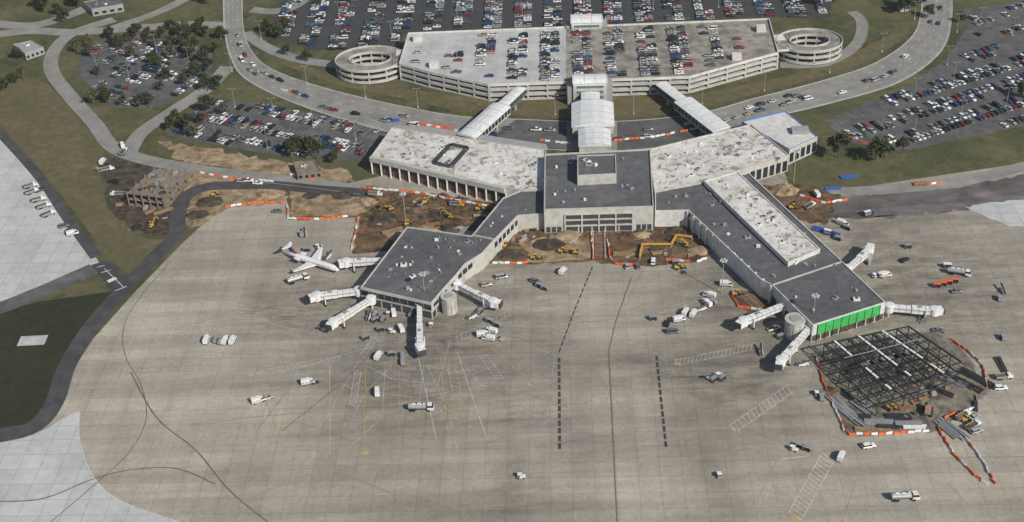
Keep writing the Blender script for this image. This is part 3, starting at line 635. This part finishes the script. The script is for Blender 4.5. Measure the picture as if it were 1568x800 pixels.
def m_excav():
    mb=MB()
    for s in(-1,1): mb.loft([[(x,s*1.1+o,z) for x,z in((-1.9,.1),(1.9,.1),(2.2,.5),(1.9,.9),(-1.9,.9),(-2.2,.5))] for o in(-.3,.3)],"tyre")
    mb.box(-.4,0,.95,2.0,3.0,2.2,0,"machine_yellow"); mb.box(-1.6,0,2.0,2.3,1.0,2.0,0,"wall_dark"); mb.box(.7,.75,2.0,3.0,1.3,1.0,0,"glass"); mb.box(.7,.75,3.0,3.1,1.4,1.1,0,"machine_yellow")
    mb.beam((1,-.2,1.8),(3.6,-.2,4.4),.32,.45,"machine_yellow"); mb.beam((3.6,-.2,4.4),(5.4,-.2,3.7),.3,.38,"machine_yellow"); mb.beam((5.3,-.2,3.9),(6.1,-.2,1.6),.26,.3,"machine_yellow"); mb.box(6.0,-.2,.8,1.6,.9,1.0,0,"steel_dark"); mb.beam((2.2,-.2,2.2),(3.2,-.2,3.7),.16,.16,"chrome")
    return mb.mesh("excavator")
def m_loader():
    mb=MB(); wheels(mb,(-1.5,1.5),1,.75); mb.box(-1.4,0,1.0,2.1,2.4,1.5,0,"machine_yellow"); mb.box(.4,0,.9,1.5,1.6,1.4,0,"steel_dark"); mb.box(0,0,2.0,3.1,1.3,1.3,0,"glass"); mb.box(0,0,3.1,3.2,1.4,1.4,0,"machine_yellow")
    for s in(-.6,.6): mb.beam((.8,s,1.6),(3.0,s,.7),.2,.3,"machine_yellow")
    mb.loft([[(3,-1.3,.2),(3.9,-1.3,.15),(3.1,-1.3,1.2)],[(3,1.3,.2),(3.9,1.3,.15),(3.1,1.3,1.2)]],"steel_dark"); return mb.mesh("wheel_loader")
def m_dump(col):
    mb=MB(); wheels(mb,(-2.6,-1.4,2.4),1,.5); mb.box(0,0,.6,.9,7.4,1,0,"steel_dark"); mb.loft([[(-3.8,-1.1,.95),(-3.8,1.1,.95),(1.2,1.1,.95),(1.2,-1.1,.95)],[(-4,-1.25,2.3),(-4,1.25,2.3),(1.3,1.25,2.3),(1.3,-1.25,2.3)]],"steel_grey",cap=False); mb.box(-1.3,0,.95,1.9,4.8,2.1,0,"soil")
    mb.box(2.0,0,.7,2.6,1.3,2.1,0,col); mb.box(2.1,0,1.7,2.4,1.32,1.9,0,"glass"); mb.box(3.2,0,.7,1.6,1.4,1.6,0,col); return mb.mesh("dump_truck")
def m_crane():
    mb=MB()
    for s in(-1,1): mb.loft([[(x,s*1.6+o,z) for x,z in((-2.6,.1),(2.6,.1),(3,.6),(2.6,1.1),(-2.6,1.1),(-3,.6))] for o in(-.4,.4)],"tyre")
    mb.box(-.5,0,1.2,2.8,4.4,2.4,0,"steel_grey"); mb.box(-1.8,0,2.8,3.1,1.5,2.2,0,"orange_plastic"); mb.box(1.8,1,1.3,3,1.4,1,0,"glass"); tip=Vector((8,0,12)); b=Vector((2,0,1.8))
    for y in(-.5,.5):
        for z in(-.4,.4): mb.beam(b+Vector((0,y,z)),tip+Vector((0,y*.5,z*.5)),.14,.14,"steel_dark")
    for i in range(10):
        c=b.lerp(tip,i/10);e=b.lerp(tip,(i+1)/10); mb.beam(c+Vector((0,-.45,0)),e+Vector((0,.45,0)),.1,.1,"steel_dark")
    mb.beam(tip,(8,0,5),.06,.06,"steel_dark"); return mb.mesh("crawler_crane")
VM=dict(tanker=(m_tanker(),"fuel_truck",1),box=(m_box("white_paint"),"service_truck",.82),boxb=(m_box("paint_blue"),"service_truck",.8),tug=(m_tug(),"baggage_tug",1.05),cart=(m_cart(1),"baggage_cart",1),cartw=(m_cart(1,"white_paint"),"baggage_cart",1.1),cart0=(m_cart(0),"baggage_cart",1),carto=(m_cart(1,"orange_plastic"),"baggage_cart",1),belt=(m_belt(),"belt_loader",.95),exc=(m_excav(),"excavator",.8),load=(m_loader(),"wheel_loader",.8),dump=(m_dump("machine_yellow"),"dump_truck",.85),dumpw=(m_dump("white_paint"),"dump_truck",.85),crane=(m_crane(),"crawler_crane",.9))
def V(k,u,v,a,z=.05):
    x,y=P(u,v); a=math.radians(a)
    if k=='car': car(x,y,a,.05,"ramp_car")
    else: put(VM[k][0],VM[k][1],x,y,z,a,VM[k][2])
for t in[('tanker',645,628,-3),('tanker',1385,765,0),('tanker',457,431,25),('tanker',1468,421,-20),
 ('box',317,523,85),('cart0',331,524,80),('box',346,524,75),('box',357,524,80),('cart0',338,526,80),('box',396,616,25),('car',410,611,25),('box',472,588,15),('cart',483,587,15),('box',578,603,95),
 ('dumpw',1537,580,5),('car',1532,596,0),('car',1437,508,-15),('box',1288,702,60),('cart0',1225,686,-30),('cart',1235,690,-30),('tug',1215,690,-30),
 ('tug',1100,577,40),('cart0',1106,582,40),('cart0',1093,584,40),('belt',1165,540,85),('tug',1250,605,90),('cart',1258,612,80),
 ('box',740,515,10),('box',752,510,150),('car',762,520,-30),('box',748,521,160),('cart',750,494,-30),('cart0',762,500,-35),('belt',724,487,30),('cart0',735,480,60),
 ('car',820,433,-30),('cart',826,440,-30),('cart0',834,444,-30),('box',862,418,60),('car',768,426,10),('car',745,438,15),('cart',712,425,0),
 ('car',960,409,90),('car',976,409,95),('car',1000,402,80),('load',1040,412,10),('cart',1035,405,0),('box',1050,481,60),('box',1062,483,60),('box',1040,492,15),('car',1030,510,0),('car',1022,497,70),('box',1086,455,150),('box',1082,467,120),('belt',1075,475,20),('cart',1092,465,130),
 ('belt',565,487,80),('cart',575,485,70),('cart',587,492,75),('tug',595,483,80),('box',603,482,100),('cart0',583,507,10),('tug',600,510,-20),('box',614,506,110),('cart0',575,493,30),('cart',630,485,70),('car',560,470,30),('tug',660,500,80),
 ('belt',467,360,100),('cart0',462,362,100),('cart',617,548,95),('cart0',617,558,95),('cart0',600,545,0),('box',580,548,70),('cart',560,520,30),('belt',500,505,200),
 ('cart',470,385,0),('tug',488,380,20),('box',540,405,10),('belt',503,395,60),
 ('cartw',1450,410,-10),('car',1465,448,0),('belt',1535,447,90),('cart0',1530,460,80),('box',1355,424,10),('tug',1340,425,0),('box',1290,345,-40),('cart',1298,352,-40),('boxb',1330,330,20),('boxb',1270,360,-30),('cart',1283,368,-30),('boxb',1352,424,20),('cart',1390,380,0),('car',1385,400,30),
 ('box',1112,438,-10),('load',1128,452,20),('car',1185,505,20),('cart',1195,518,30),('tug',1215,540,20),('belt',1230,560,10),('belt',1090,580,200),
 ('car',425,325,0),('car',380,278,-10),('car',370,279,-10),('car',395,282,-10),('car',1330,685,10),('car',1495,662,20),('car',1492,640,30),('dumpw',1475,640,30),
 ('tug',798,732,0),('tug',1101,730,90),('cart',1535,520,90),('cart',1000,490,0)]: V(*t)
for i in range(4): V('carto',1434+i*9,440-i*2.4,-10)
for t in[('exc',598,322,200),('exc',690,334,160),('load',625,345,50),('dump',700,316,-10),('load',735,322,10),('dumpw',575,300,-10),('exc',650,312,20),
 ('exc',880,388,170),('load',862,387,0),('exc',1052,378,150),('load',820,397,0),('load',775,378,60),
 ('exc',1205,295,100),('load',1215,320,0),('dumpw',1240,318,40),('box',1250,300,100),('exc',232,348,60),('dumpw',190,235,80),('load',330,300,30),
 ('crane',1420,632,70),('load',1120,360,0),('load',1480,645,20),('load',1365,627,0),('dumpw',1490,655,30)]: V(*t)
for u,v in[(48,287),(62,293),(60,308),(68,318),(98,348),(108,354),(75,330),(112,360),(50,296)]: V(random.choice(('box','dumpw','car')),u,v,30+random.uniform(-20,20))
for u,v in[(158,250),(165,262),(175,280),(180,300),(210,350),(150,262),(188,225)]: V(random.choice(('box','car','dumpw')),u,v,random.uniform(0,180))
tr=resample([((1-.37)*a[0]+.37*b[0],(1-.37)*a[1]+.37*b[1]) for a,b in zip(wi,wo)],7); tr2=resample([((1-.62)*a[0]+.62*b[0],(1-.62)*a[1]+.62*b[1]) for a,b in zip(wi,wo)],7)
for T,pr in((tr,.16),(tr2,.16)):
    for i in range(2,len(T)-2):
        x,y=T[i]; p_=pr*(2.0 if abs(x-60)<200 else .5)
        if random.random()<p_: car(x,y,math.atan2(T[i+1][1]-y,T[i+1][0]-x),.08,"moving_car")
for u,v in[(505,168),(512,170),(545,176),(590,186),(495,165),(1207,148),(1230,150),(1210,158),(1290,143),(1330,125)]:
    x,y=P(u,v); car(x,y,-.3 if u<900 else .4,.08,"moving_car")
# ------------------------------------------------------------ barriers
def barrier(px,alt=2.6,white=.5):
    q=resample(PL(px),alt); mb=MB()
    for i in range(len(q)-1):
        a=Vector(q[i]);b=Vector(q[i+1]);d=(b-a).normalized();nn=Vector((-d.y,d.x)); b=b-d*.3; off=nn*random.uniform(-.35,.35); a=a+off;b=b+nn*random.uniform(-.35,.35)
        if random.random()<.06: continue
        m="white_paint" if random.random()<.42 else "orange_plastic"; R=[]
        for c in(a,b):
            R.append([(c.x+nn.x*s*w_,c.y+nn.y*s*w_,z) for s,w_,z in((-1,.30,0.05),(-1,.30,.22),(-1,.12,.95),(1,.12,.95),(1,.30,.22),(1,.30,.05))])
        mb.loft(R,m)
    mb.obj("construction_barrier")
for b in[[(345,318),(372,313),(400,311),(440,312)],[(440,316),(441,336),(500,336),(548,331)],[(548,333),(545,355),(537,383)],[(300,264),(340,272),(430,280)],[(445,268),(482,276)],[(555,288),(640,296),(700,308),(757,318)],
 [(628,187),(660,193),(700,198)],[(820,214),(850,219),(880,221)],[(940,216),(1000,211),(1060,199),(1080,196)],[(930,364),(933,398),(945,405),(985,407)],[(905,352),(908,399)],[(745,403),(790,404),(815,402)],[(1020,398),(1065,402),(1085,395)],
 [(1250,548),(1258,580),(1275,620),(1296,666),(1345,666),(1432,660)],[(1435,655),(1462,700),(1490,728),(1517,746)],[(1478,672),(1500,700),(1512,722),(1525,746)],[(1455,520),(1480,538),(1505,560),(1513,600)],[(1120,453),(1130,470),(1165,476),(1195,470)],
 [(1445,640),(1480,630),(1500,625)],[(430,138),(465,147)],[(1225,300),(1262,312),(1300,306)],[(1285,205),(1310,215),(1330,222)],[(640,190),(720,205)],[(1400,284),(1445,281)]]: barrier(b)
# ------------------------------------------------------------ markings
mb=MB(); Zm=.055
def ln(px,m,w=.3,z=Zm,sm=False,dash=None):
    p=PL(px); p=smooth(p) if sm else p
    if dash: dashed(mb,p,w,z,m,*dash)
    else: ribbon(mb,p,w,z,m)
ln([(857,688),(856,540)],"black_joint",1.05,dash=(3,1)); ln([(856,540),(880,475),(910,402)],"black_joint",.55,dash=(3,1)); ln([(1020,685),(1012,610),(1005,542)],"black_joint",.95,dash=(3,1))
ln([(945,800),(932,540),(942,495),(967,425)],"brown_joint",.42,.06)
ln([(75,802),(150,738),(200,690),(224,640),(216,590),(192,545),(190,500),(215,455),(262,400)],"brown_joint",.32,.06,True)
ln([(200,570),(240,640),(300,690),(350,750),(410,800)],"brown_joint",.5,.065,True)
ln([(-40,768),(60,765),(140,735),(200,720),(270,718),(330,742)],"brown_joint",.5,.07,True)
ln([(120,640),(124,682),(146,735),(190,770),(275,800)],"white_marking",.25,.075,True)
W_="white_marking";Y_="yellow_marking";R_="red_marking";F_="faint_marking"
for px,m,w in[([(505,560),(505,695)],F_,.2),([(612,560),(612,680)],R_,.18),([(625,570),(632,665)],R_,.15),([(560,560),(557,694)],Y_,.28),([(675,545),(681,630)],Y_,.28),([(686,545),(694,630)],Y_,.28),([(672,629),(700,629)],Y_,.7),([(550,694),(563,694)],Y_,.8),
 ([(575,535),(520,590),(432,660)],"brown_joint",.35),([(428,660),(438,660)],Y_,.9),([(640,545),(668,672)],F_,.3),([(700,540),(746,674)],F_,.3),([(750,530),(790,565),(818,590)],Y_,.25),([(808,589),(820,589)],Y_,.9),([(775,465),(820,490),(855,510)],Y_,.22),([(846,509),(858,511)],Y_,.9),([(840,420),(886,438)],Y_,.22),
 ([(545,560),(500,640),(475,672)],F_,.15),([(590,560),(585,640),(530,690)],F_,.15),([(650,545),(640,640)],F_,.15),([(575,530),(470,560),(380,575)],F_,.2),([(720,510),(790,520),(850,545),(845,575)],F_,.16),([(690,520),(670,590),(600,580),(560,560)],W_,.12),([(520,585),(545,600),(585,590)],W_,.12),([(650,560),(720,575),(760,560)],W_,.12),
 ([(700,545),(735,590),(800,600)],F_,.15),([(600,560),(560,600),(540,640)],F_,.15),([(655,560),(690,640),(700,690)],F_,.14),([(570,600),(640,610),(690,600)],W_,.12),
 ([(1190,705),(1160,767)],R_,.22),([(1190,705),(1240,698)],W_,.2),([(1260,678),(1310,740),(1290,800)],R_,.22),([(1240,660),(1288,680)],R_,.2),([(1075,460),(1010,480)],W_,.13),([(1105,440),(1150,445)],W_,.2),([(340,470),(430,500),(520,520)],F_,.14),([(420,400),(470,440)],F_,.12),([(400,375),(440,395)],Y_,.2),([(1440,490),(1500,520),(1568,530)],Y_,.2),([(1450,465),(1495,470),(1480,500),(1440,495),(1450,465)],R_,.18),([(1380,420),(1450,400),(1568,390)],F_,.15),([(1330,400),(1400,360),(1568,340)],F_,.12),
 ([(1080,500),(1200,470)],F_,.12),([(1196,600),(1250,640),(1225,680)],R_,.18),([(1380,575),(1420,600)],W_,.2),([(860,440),(905,470)],F_,.1),([(380,574),(384,572)],Y_,1.2),([(1120,657),(1128,659)],Y_,1.1),([(1210,792),(1225,794)],Y_,1.3),([(1032,556),(1040,557)],Y_,.9)]: ln(px,m,w)
def ladder(a,b,wd,n,z=.062,m=W_,k=.15):
    A_=Vector(P(*a));B_=Vector(P(*b));d=(B_-A_).normalized();nn=Vector((-d.y,d.x))*wd/2
    for s in(-1,1): ribbon(mb,[tuple(A_+nn*s),tuple(B_+nn*s)],k,z,m)
    for i in range(n+1):
        c=A_.lerp(B_,i/n); ribbon(mb,[tuple(c+nn+d),tuple(c-nn-d)],k,z+.01,m)
ladder((1122,657),(1208,597),4,14,k=.16);ladder((1218,790),(1268,700),5,16,k=.2);ladder((1035,556),(1150,532),3.2,18,m=F_,k=.18);ladder((385,575),(520,548),3,18,m=F_);ladder((540,620),(548,570),2.5,12,m=F_,k=.2);ladder((560,520),(590,520),3,5,m=F_);ladder((340,474),(470,482),2.4,18,m=F_);ladder((780,480),(700,520),3,12,m=F_);ladder((555,545),(570,525),2.5,8,m=F_)
ladder((690,560),(700,600),3,6,.075,F_); ladder((740,545),(765,580),3,8,.075,F_)
rr=random.Random(3)
for i in range(150):
    if i%3: u=rr.gauss(*(rr.choice(((620,80),(1160,60),(1400,60),(1000,60),(480,50)))));v=rr.uniform(410,600)
    else: u=rr.uniform(250,1500);v=rr.uniform(400,780)
    if inside(P(u,v),lc) or inside(P(u,v),rc) : continue
    k=rr.uniform(8,45);an=rr.choice((0,.1,-.1,.5,-.5,1.2,-1.2)); a=P(u,v); q=[(a[0]+k*t*math.cos(an)*.25,a[1]+k*t*math.sin(an)*.25+ .5*math.sin(t*1.2)) for t in range(5)]
    ribbon(mb,q,rr.uniform(.12,.32),.036+.00008*i,"scuff")
mb.obj("apron_markings")
mb=MB();x,y=P(50,522); mb.box(x,y,.0,.2,11,6,0,"light_concrete"); mb.box(x,y,.2,.5,4,3,0,"wall_light"); mb.obj("inspection_slab")
# ------------------------------------------------------------ construction: steel frame & materials
mb=MB(); C4=[(1262,528),(1392,500),(1490,566),(1345,612)]
Q=[Vector(P(u,v,8)) for u,v in C4]
def bl(s,t): return Q[0].lerp(Q[1],s).lerp(Q[3].lerp(Q[2],s),t)
NS,NT=7,6; FS="frame_steel"
for i in range(NS+1):
    for j in range(NT+1):
        if i+j>NS+NT-2: continue
        c=bl(i/NS,j/NT); mb.box(c.x,c.y,0,8,.35,.35,0,FS)
        if i<NS: e=bl((i+1)/NS,j/NT); mb.beam((c.x,c.y,8),(e.x,e.y,8),.3,.5,FS); mb.beam((c.x,c.y,4.3),(e.x,e.y,4.3),.25,.4,FS)
        if j<NT: e=bl(i/NS,(j+1)/NT); mb.beam((c.x,c.y,7.9),(e.x,e.y,7.9),.3,.5,FS)
        if j<NT and i%2==0: mb.beam((c.x,c.y,4.25),(e.x,e.y,4.25),.2,.4,FS)
for i in range(NS*3):
    c=bl((i+.5)/NS/3,0);e=bl((i+.5)/NS/3,.93); mb.beam((c.x,c.y,8.3),(e.x,e.y,8.3),.12,.22,FS)
for s in(.12,.4,.68):
    c=bl(s,.0);e=bl(s+.05,.95)
    for k in range(9):
        if random.random()<.85: a=c.lerp(e,k/9);b=c.lerp(e,(k+.85)/9); mb.beam((a.x,a.y,8.7),(b.x,b.y,8.7),.8,.2,"white_paint")
c=bl(.05,.3);e=bl(.95,.3); mb.beam((c.x,c.y,8.75),(e.x,e.y,8.75),.3,.2,"steel_grey")
for t in range(7): c=bl(.3+t*.09,.35);mb.box(c.x,c.y,4.5,4.6,5,3,.5,"steel_grey")
mb.obj("steel_building_frame")
rr=random.Random(5)
def stack(u,v,a,l,w,k,m,name):
    x,y=P(u,v);mb=MB();a=math.radians(a)
    for i in range(k):
        o=(i-(k-1)/2)*w; mb.beam((x-math.cos(a)*l/2-math.sin(a)*o,y-math.sin(a)*l/2+math.cos(a)*o,.35+rr.random()*.3),(x+math.cos(a)*l/2-math.sin(a)*o+rr.uniform(-.5,.5),y+math.sin(a)*l/2+math.cos(a)*o,.35+rr.random()*.3),w*.6,.5,m)
    mb.box(x,y,.06,.12,w*.5,k*w,a,"wood"); mb.obj(name)
for u,v,a,l,w,k,m in[(1290,625,-65,14,.8,5,"steel_grey"),(1305,640,-60,16,.6,5,"steel_grey"),(1320,625,-60,9,1,4,"steel_grey"),(1345,648,-10,10,.9,4,"steel_grey"),(1375,640,-5,9,.9,4,"steel_dark"),(1335,660,-8,12,.8,3,"wood"),(1450,658,-65,11,.7,5,"steel_grey"),(1462,660,-65,11,.7,4,"steel_grey"),(1400,655,-5,8,.8,3,"white_paint"),(1380,625,0,8,.8,3,"rust"),(1495,580,-50,14,.8,5,"steel_dark"),(1480,590,-50,12,.8,4,"steel_dark"),(1408,615,20,7,.8,3,"wood"),(1270,612,-65,12,.6,3,"steel_grey"),(1533,560,90,9,.7,3,"steel_dark"),(1390,650,-5,9,.6,4,"steel_grey"),(1360,655,-5,8,.6,4,"steel_dark"),(1440,600,-40,10,.7,4,"steel_dark"),(1460,585,-40,10,.7,4,"steel_grey"),(1300,610,-60,10,.6,4,"steel_dark"),
 (600,355,20,9,.7,4,"wood"),(660,345,10,8,.7,3,"rust"),(955,390,-5,9,.7,4,"wood"),(250,325,30,9,.8,3,"wood"),(1275,290,0,7,.8,3,"blue_tarp"),(1300,272,0,8,1,3,"blue_tarp"),(1265,356,-35,12,1.2,3,"blue_tarp"),(600,186,5,8,1,3,"blue_tarp"),(585,240,20,8,1,3,"blue_tarp"),(1410,283,0,7,1,3,"rust"),(460,322,30,6,.7,3,"wood"),(640,318,60,8,.5,4,"steel_grey"),(670,322,20,6,.5,3,"wood"),(1010,388,10,7,.6,4,"wood")]: stack(u,v,a,l,w,k,m,"building_material_stack")
def pile(u,v,r,h,m="soil"):
    x,y=P(u,v);mb=MB();n=14;R=[]
    for k in range(5):
        t=k/4;R.append([(x+r*(1-t*.93)*math.cos(6.2832*i/n)*(1+rr.uniform(-.2,.2))*1.4,y+r*(1-t*.93)*math.sin(6.2832*i/n)*(1+rr.uniform(-.2,.2)),h*math.sin(t*1.57)*(1+rr.uniform(-.1,.1))) for i in range(n)])
    mb.loft(R,m);mb.obj("dirt_mound")
for u,v,r,h in[(585,335,5,2.5),(610,360,4,2),(650,355,5,2.2),(560,310,4,1.6),(690,350,4,2),(715,328,3,1.5),(525,300,4,1.2),(840,375,5,1.5),(870,360,4,1.5),(1035,355,4,1.8),(1070,385,4,2),(985,360,3,1),(780,390,4,1.3),(1200,292,5,3),(1225,315,4,2),(240,270,4,1.5),(410,300,4,1.4),(320,310,5,1.5),(300,330,4,1.2),(1275,600,3,1.2),(1430,560,4,1.5),(760,365,4,1.5),(475,300,3,1),(1090,370,3,1.5)]: pile(u,v,r,h,rr.choice(("soil","light_soil","dark_soil")))
for i in range(60): u=rr.uniform(556,745);v=rr.uniform(298,352);pile(u,v,rr.uniform(.6,2.5),rr.uniform(.4,1.5),rr.choice(("soil","dark_soil","dark_soil")))
for i in range(24): u=rr.uniform(950,1085);v=rr.uniform(350,398);pile(u,v,rr.uniform(.6,2),rr.uniform(.4,1.2),rr.choice(("soil","dark_soil","dark_soil")))
mb=MB()
for i in range(75):
    u,v=rr.choice(((rr.uniform(565,740),rr.uniform(302,352)),(rr.uniform(950,1075),rr.uniform(352,395)),(rr.uniform(1270,1500),rr.uniform(560,655)),(rr.uniform(770,900),rr.uniform(350,372)),(rr.uniform(170,260),rr.uniform(300,355))));x,y=P(u,v);mb.box(x,y,.05,.3+rr.random(),rr.uniform(1,6),rr.uniform(.5,2),rr.choice((.2,-.2,1.3,0,.8)),rr.choice(("concrete_raw","wood","dark_soil","steel_dark","rust","wall_grey")))
mb.obj("construction_debris")
mb=MB()
pp=[P(u,v,1.6) for u,v in((980,392),(984,374),(1028,374),(1036,360),(1060,363))]
for i in range(len(pp)-1): mb.beam((*pp[i],1.6),(*pp[i+1],1.6),.9,.6,"machine_yellow")
for c in pp: mb.box(c[0],c[1],0,1.1,.6,.6,0,"steel_grey")
mb.obj("covered_walkway")
mb=MB()
for s in(0,18):
    a=P(908+s,352);b=P(909+s,398); mb.beam((*a,1.1),(*b,.9),.2,.12,"white_paint")
    for i in range(9): c=lerp(a,b,i/8); mb.box(c[0],c[1],0,1.1,.15,.15,0,"orange_plastic")
a=P(918,352);b=P(918,398)
for i in range(14): c=lerp(a,b,i/14); mb.box(c[0],c[1],.06,.14,4.0,.8,-AX,"rust" if i%2 else "concrete_raw")
mb.obj("access_ramp")
mb=MB(); Q=[Vector(P(u,v,7)) for u,v in((236,259),(284,262),(250,303),(194,296))]
for z in(0.1,3.3,6.6): mb.prism([tuple(q) for q in Q],z,z+.4,"concrete_raw",bottom=True)
mb.prism(inset(ccw([tuple(q) for q in Q]),2.5),.5,6.6,"wall_dark")
for i in range(6):
    for j in range(4):
        c=bl(i/5,j/3); mb.box(c.x,c.y,0,8.0,.5,.5,0,"concrete_raw")
for i in range(30): c=bl(rr.uniform(.1,.9),rr.uniform(.1,.9)); mb.box(c.x,c.y,7,7.3+rr.random(),rr.uniform(1,4),rr.uniform(.5,2),rr.random(),rr.choice(("wood","concrete_raw","wall_dark","steel_grey","dark_soil")))
mb.obj("unfinished_concrete_building")
def bldg(name,px,z,mw,mr,ph=.4):
    mb=MB();W=ccw(PL(px,z));q,zz=mb.roofed(W,0,z,mw,mr,ph,.3)
    for i in range(len(W)): facade(mb,W[i],W[(i+1)%len(W)],1,min(2.6,z-1),4,.55,"glass",.05)
    rooftop(mb,W,zz,4);mb.obj(name)
bldg("small_service_building",[(20,68),(48,62),(66,72),(38,82)],4.5,"wall_grey","wall_grey")
bldg("small_service_building",[(128,3),(175,-6),(188,6),(140,14)],5,"wall_grey","grey_roof")
bldg("small_service_building",[(448,248),(480,246),(492,262),(455,266)],4,"concrete_raw","concrete_raw")
bldg("toll_booth_building",[(1375,3),(1390,0),(1395,8),(1380,10)],3.5,"wall_light","wall_grey")
# ------------------------------------------------------------ trees
def tree_mesh(seed,h,r,lm,dens=1.0):
    R=random.Random(seed);mb=MB()
    mb.cyl(0,0,0,h*.45,.28,"bark",7,.16)
    cl=[]
    for i in range(9):
        a=R.uniform(0,6.28);rr_=r*R.uniform(.25,.75);z=h*R.uniform(.45,.88); c=Vector((rr_*math.cos(a),rr_*math.sin(a),z)); cl.append((c,r*R.uniform(.28,.48)))
        mb.beam((0,0,h*R.uniform(.25,.42)),c,.12,.12,"bark")
    cl.append((Vector((0,0,h*.88)),r*.4))
    for c,cr in cl:
        for k in range(int(70*dens)):
            v=Vector((R.gauss(0,1),R.gauss(0,1),R.gauss(0,.8))).normalized()*cr*R.uniform(.45,1.1); p=c+v
            n1=Vector((R.gauss(0,1),R.gauss(0,1),R.gauss(0,1))).normalized()*R.uniform(.2,.42); n2=n1.cross(Vector((R.gauss(0,1),R.gauss(0,1),R.gauss(0,1)))).normalized()*R.uniform(.2,.4)
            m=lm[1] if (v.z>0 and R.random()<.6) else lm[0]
            mb.add([p-n1-n2,p+n1-n2,p+n1+n2,p-n1+n2],[(0,1,2,3)],m)
    return mb.mesh("tree_mesh")
TM=[tree_mesh(i,8+i%3,3.8+.3*(i%2),("leaf_a","leaf_b")) for i in range(4)]+[tree_mesh(10+i,7.5,3.6,("leaf_c","leaf_b"),.4) for i in range(2)]
def T(u,v,k=None,s=1): x,y=P(u,v); put(TM[k if k is not None else random.randrange(6)],"broadleaf_tree",x,y,0,random.uniform(0,6),s*random.uniform(.8,1.25))
for u,v in[(137,72),(140,88),(160,140),(165,158),(190,162),(212,165),(228,165),(142,160),(250,140),(283,130),(298,118),(315,96),(285,84),(262,70),(278,72),(238,72),(330,84),(262,48),(285,45),(305,50),(315,58),(170,60),(210,62),(118,80),(322,110),(340,62),(70,20),(90,25),(100,36),(60,12),(120,12),(28,92),(235,100),(265,90),(205,90),(320,175),(265,200),(268,190),(345,175),(310,192),(318,140),(290,60),(300,75),(275,55),(295,92),(250,62),(225,58),(200,66),(182,75),(240,110),(255,125),(150,118),(335,140),(20,130),(35,122),(8,140),(290,200),(300,210)]: T(u,v,None,.9)
for u,v,s in[(455,240,1.1),(485,244,1.2),(445,240,.9),(470,238,1),(1283,242,1.15),(1340,246,1.3),(1382,236,.9),(1395,18,1.2),(1405,12,1),(1420,28,1),(1385,22,1),(410,52,.9),(425,60,.9),(436,48,.9),(1240,5,1),(1262,10,1),(1280,3,1),(440,85,.8),(510,250,.8),(1470,35,.8),(1568,150,1),(470,95,.8)]: T(u,v,random.randrange(4),s)
for i in range(26): T(random.uniform(-100,340),random.uniform(-40,12),None,1.1)
# ------------------------------------------------------------ light poles
mb=MB(); mb.cyl(0,0,0,.8,.4,"wall_light",10); mb.cyl(0,0,.8,11,.14,"wall_grey",8,.08)
for s in(-1,1): mb.beam((0,0,10.9),(s*1.3,0,11.1),.1,.1,"wall_grey"); mb.box(s*1.5,0,11.0,11.25,.9,.45,0,"steel_grey")
lamp=mb.mesh("street_lamp")
mb=MB(); mb.cyl(0,0,0,17,.22,"wall_grey",8,.12); mb.cyl(0,0,16.5,16.7,1.1,"wall_grey",12)
for i in range(6): a=i*1.047; mb.box(1.2*math.cos(a),1.2*math.sin(a),16.3,16.8,.6,.45,a,"white_metal")
mast=mb.mesh("flood_light_mast")
for u,v in[(150,110),(200,128),(240,80),(290,100),(360,165),(420,180),(480,195),(545,215),(330,205),(410,228),(1400,150),(1460,125),(1520,100),(1400,205),(1470,185),(1540,165),(1500,40),(1550,55),(450,40),(520,30),(600,60),(700,30),(800,25),(1000,15),(1100,12),(1200,10),(400,60),(395,110),(470,130),(560,150),(640,165),(750,172),(850,176),(970,175),(1075,160),(1170,140),(1270,112),(1350,80),(1400,30),(338,60),(355,110),(1450,100),(1465,50)]:
    x,y=P(u,v); put(lamp,"street_lamp",x,y,0,random.uniform(-.2,.2))
for u,v in[(700,90),(800,85),(880,80),(960,78),(1040,75),(1120,70),(750,60),(850,55),(950,50),(1050,48),(660,80),(1000,100),(900,105)]:
    x,y=P(u,v,GZ); put(lamp,"street_lamp",x,y,GZ-1.0,0,.8)
for u,v in[(622,345),(652,470),(1215,280),(1243,505),(1105,450)]:
    x,y=P(u,v,0); put(mast,"flood_light_mast",x,y,0)
# ------------------------------------------------------------ thin real haze layer over the whole site
hm=bpy.data.materials.new("haze"); hm.use_nodes=True; n=hm.node_tree; n.nodes.clear()
o=n.nodes.new('ShaderNodeOutputMaterial'); s=n.nodes.new('ShaderNodeVolumeScatter'); s.inputs['Density'].default_value=.000055; s.inputs['Anisotropy'].default_value=.2; s.inputs['Color'].default_value=(.94,.97,1,1)
n.links.new(s.outputs[0],o.inputs['Volume']); M["haze"]=hm
mb=MB(); mb.box(0,1500,-2,450,8000,6000,0,"haze"); mb.obj("atmospheric_haze")
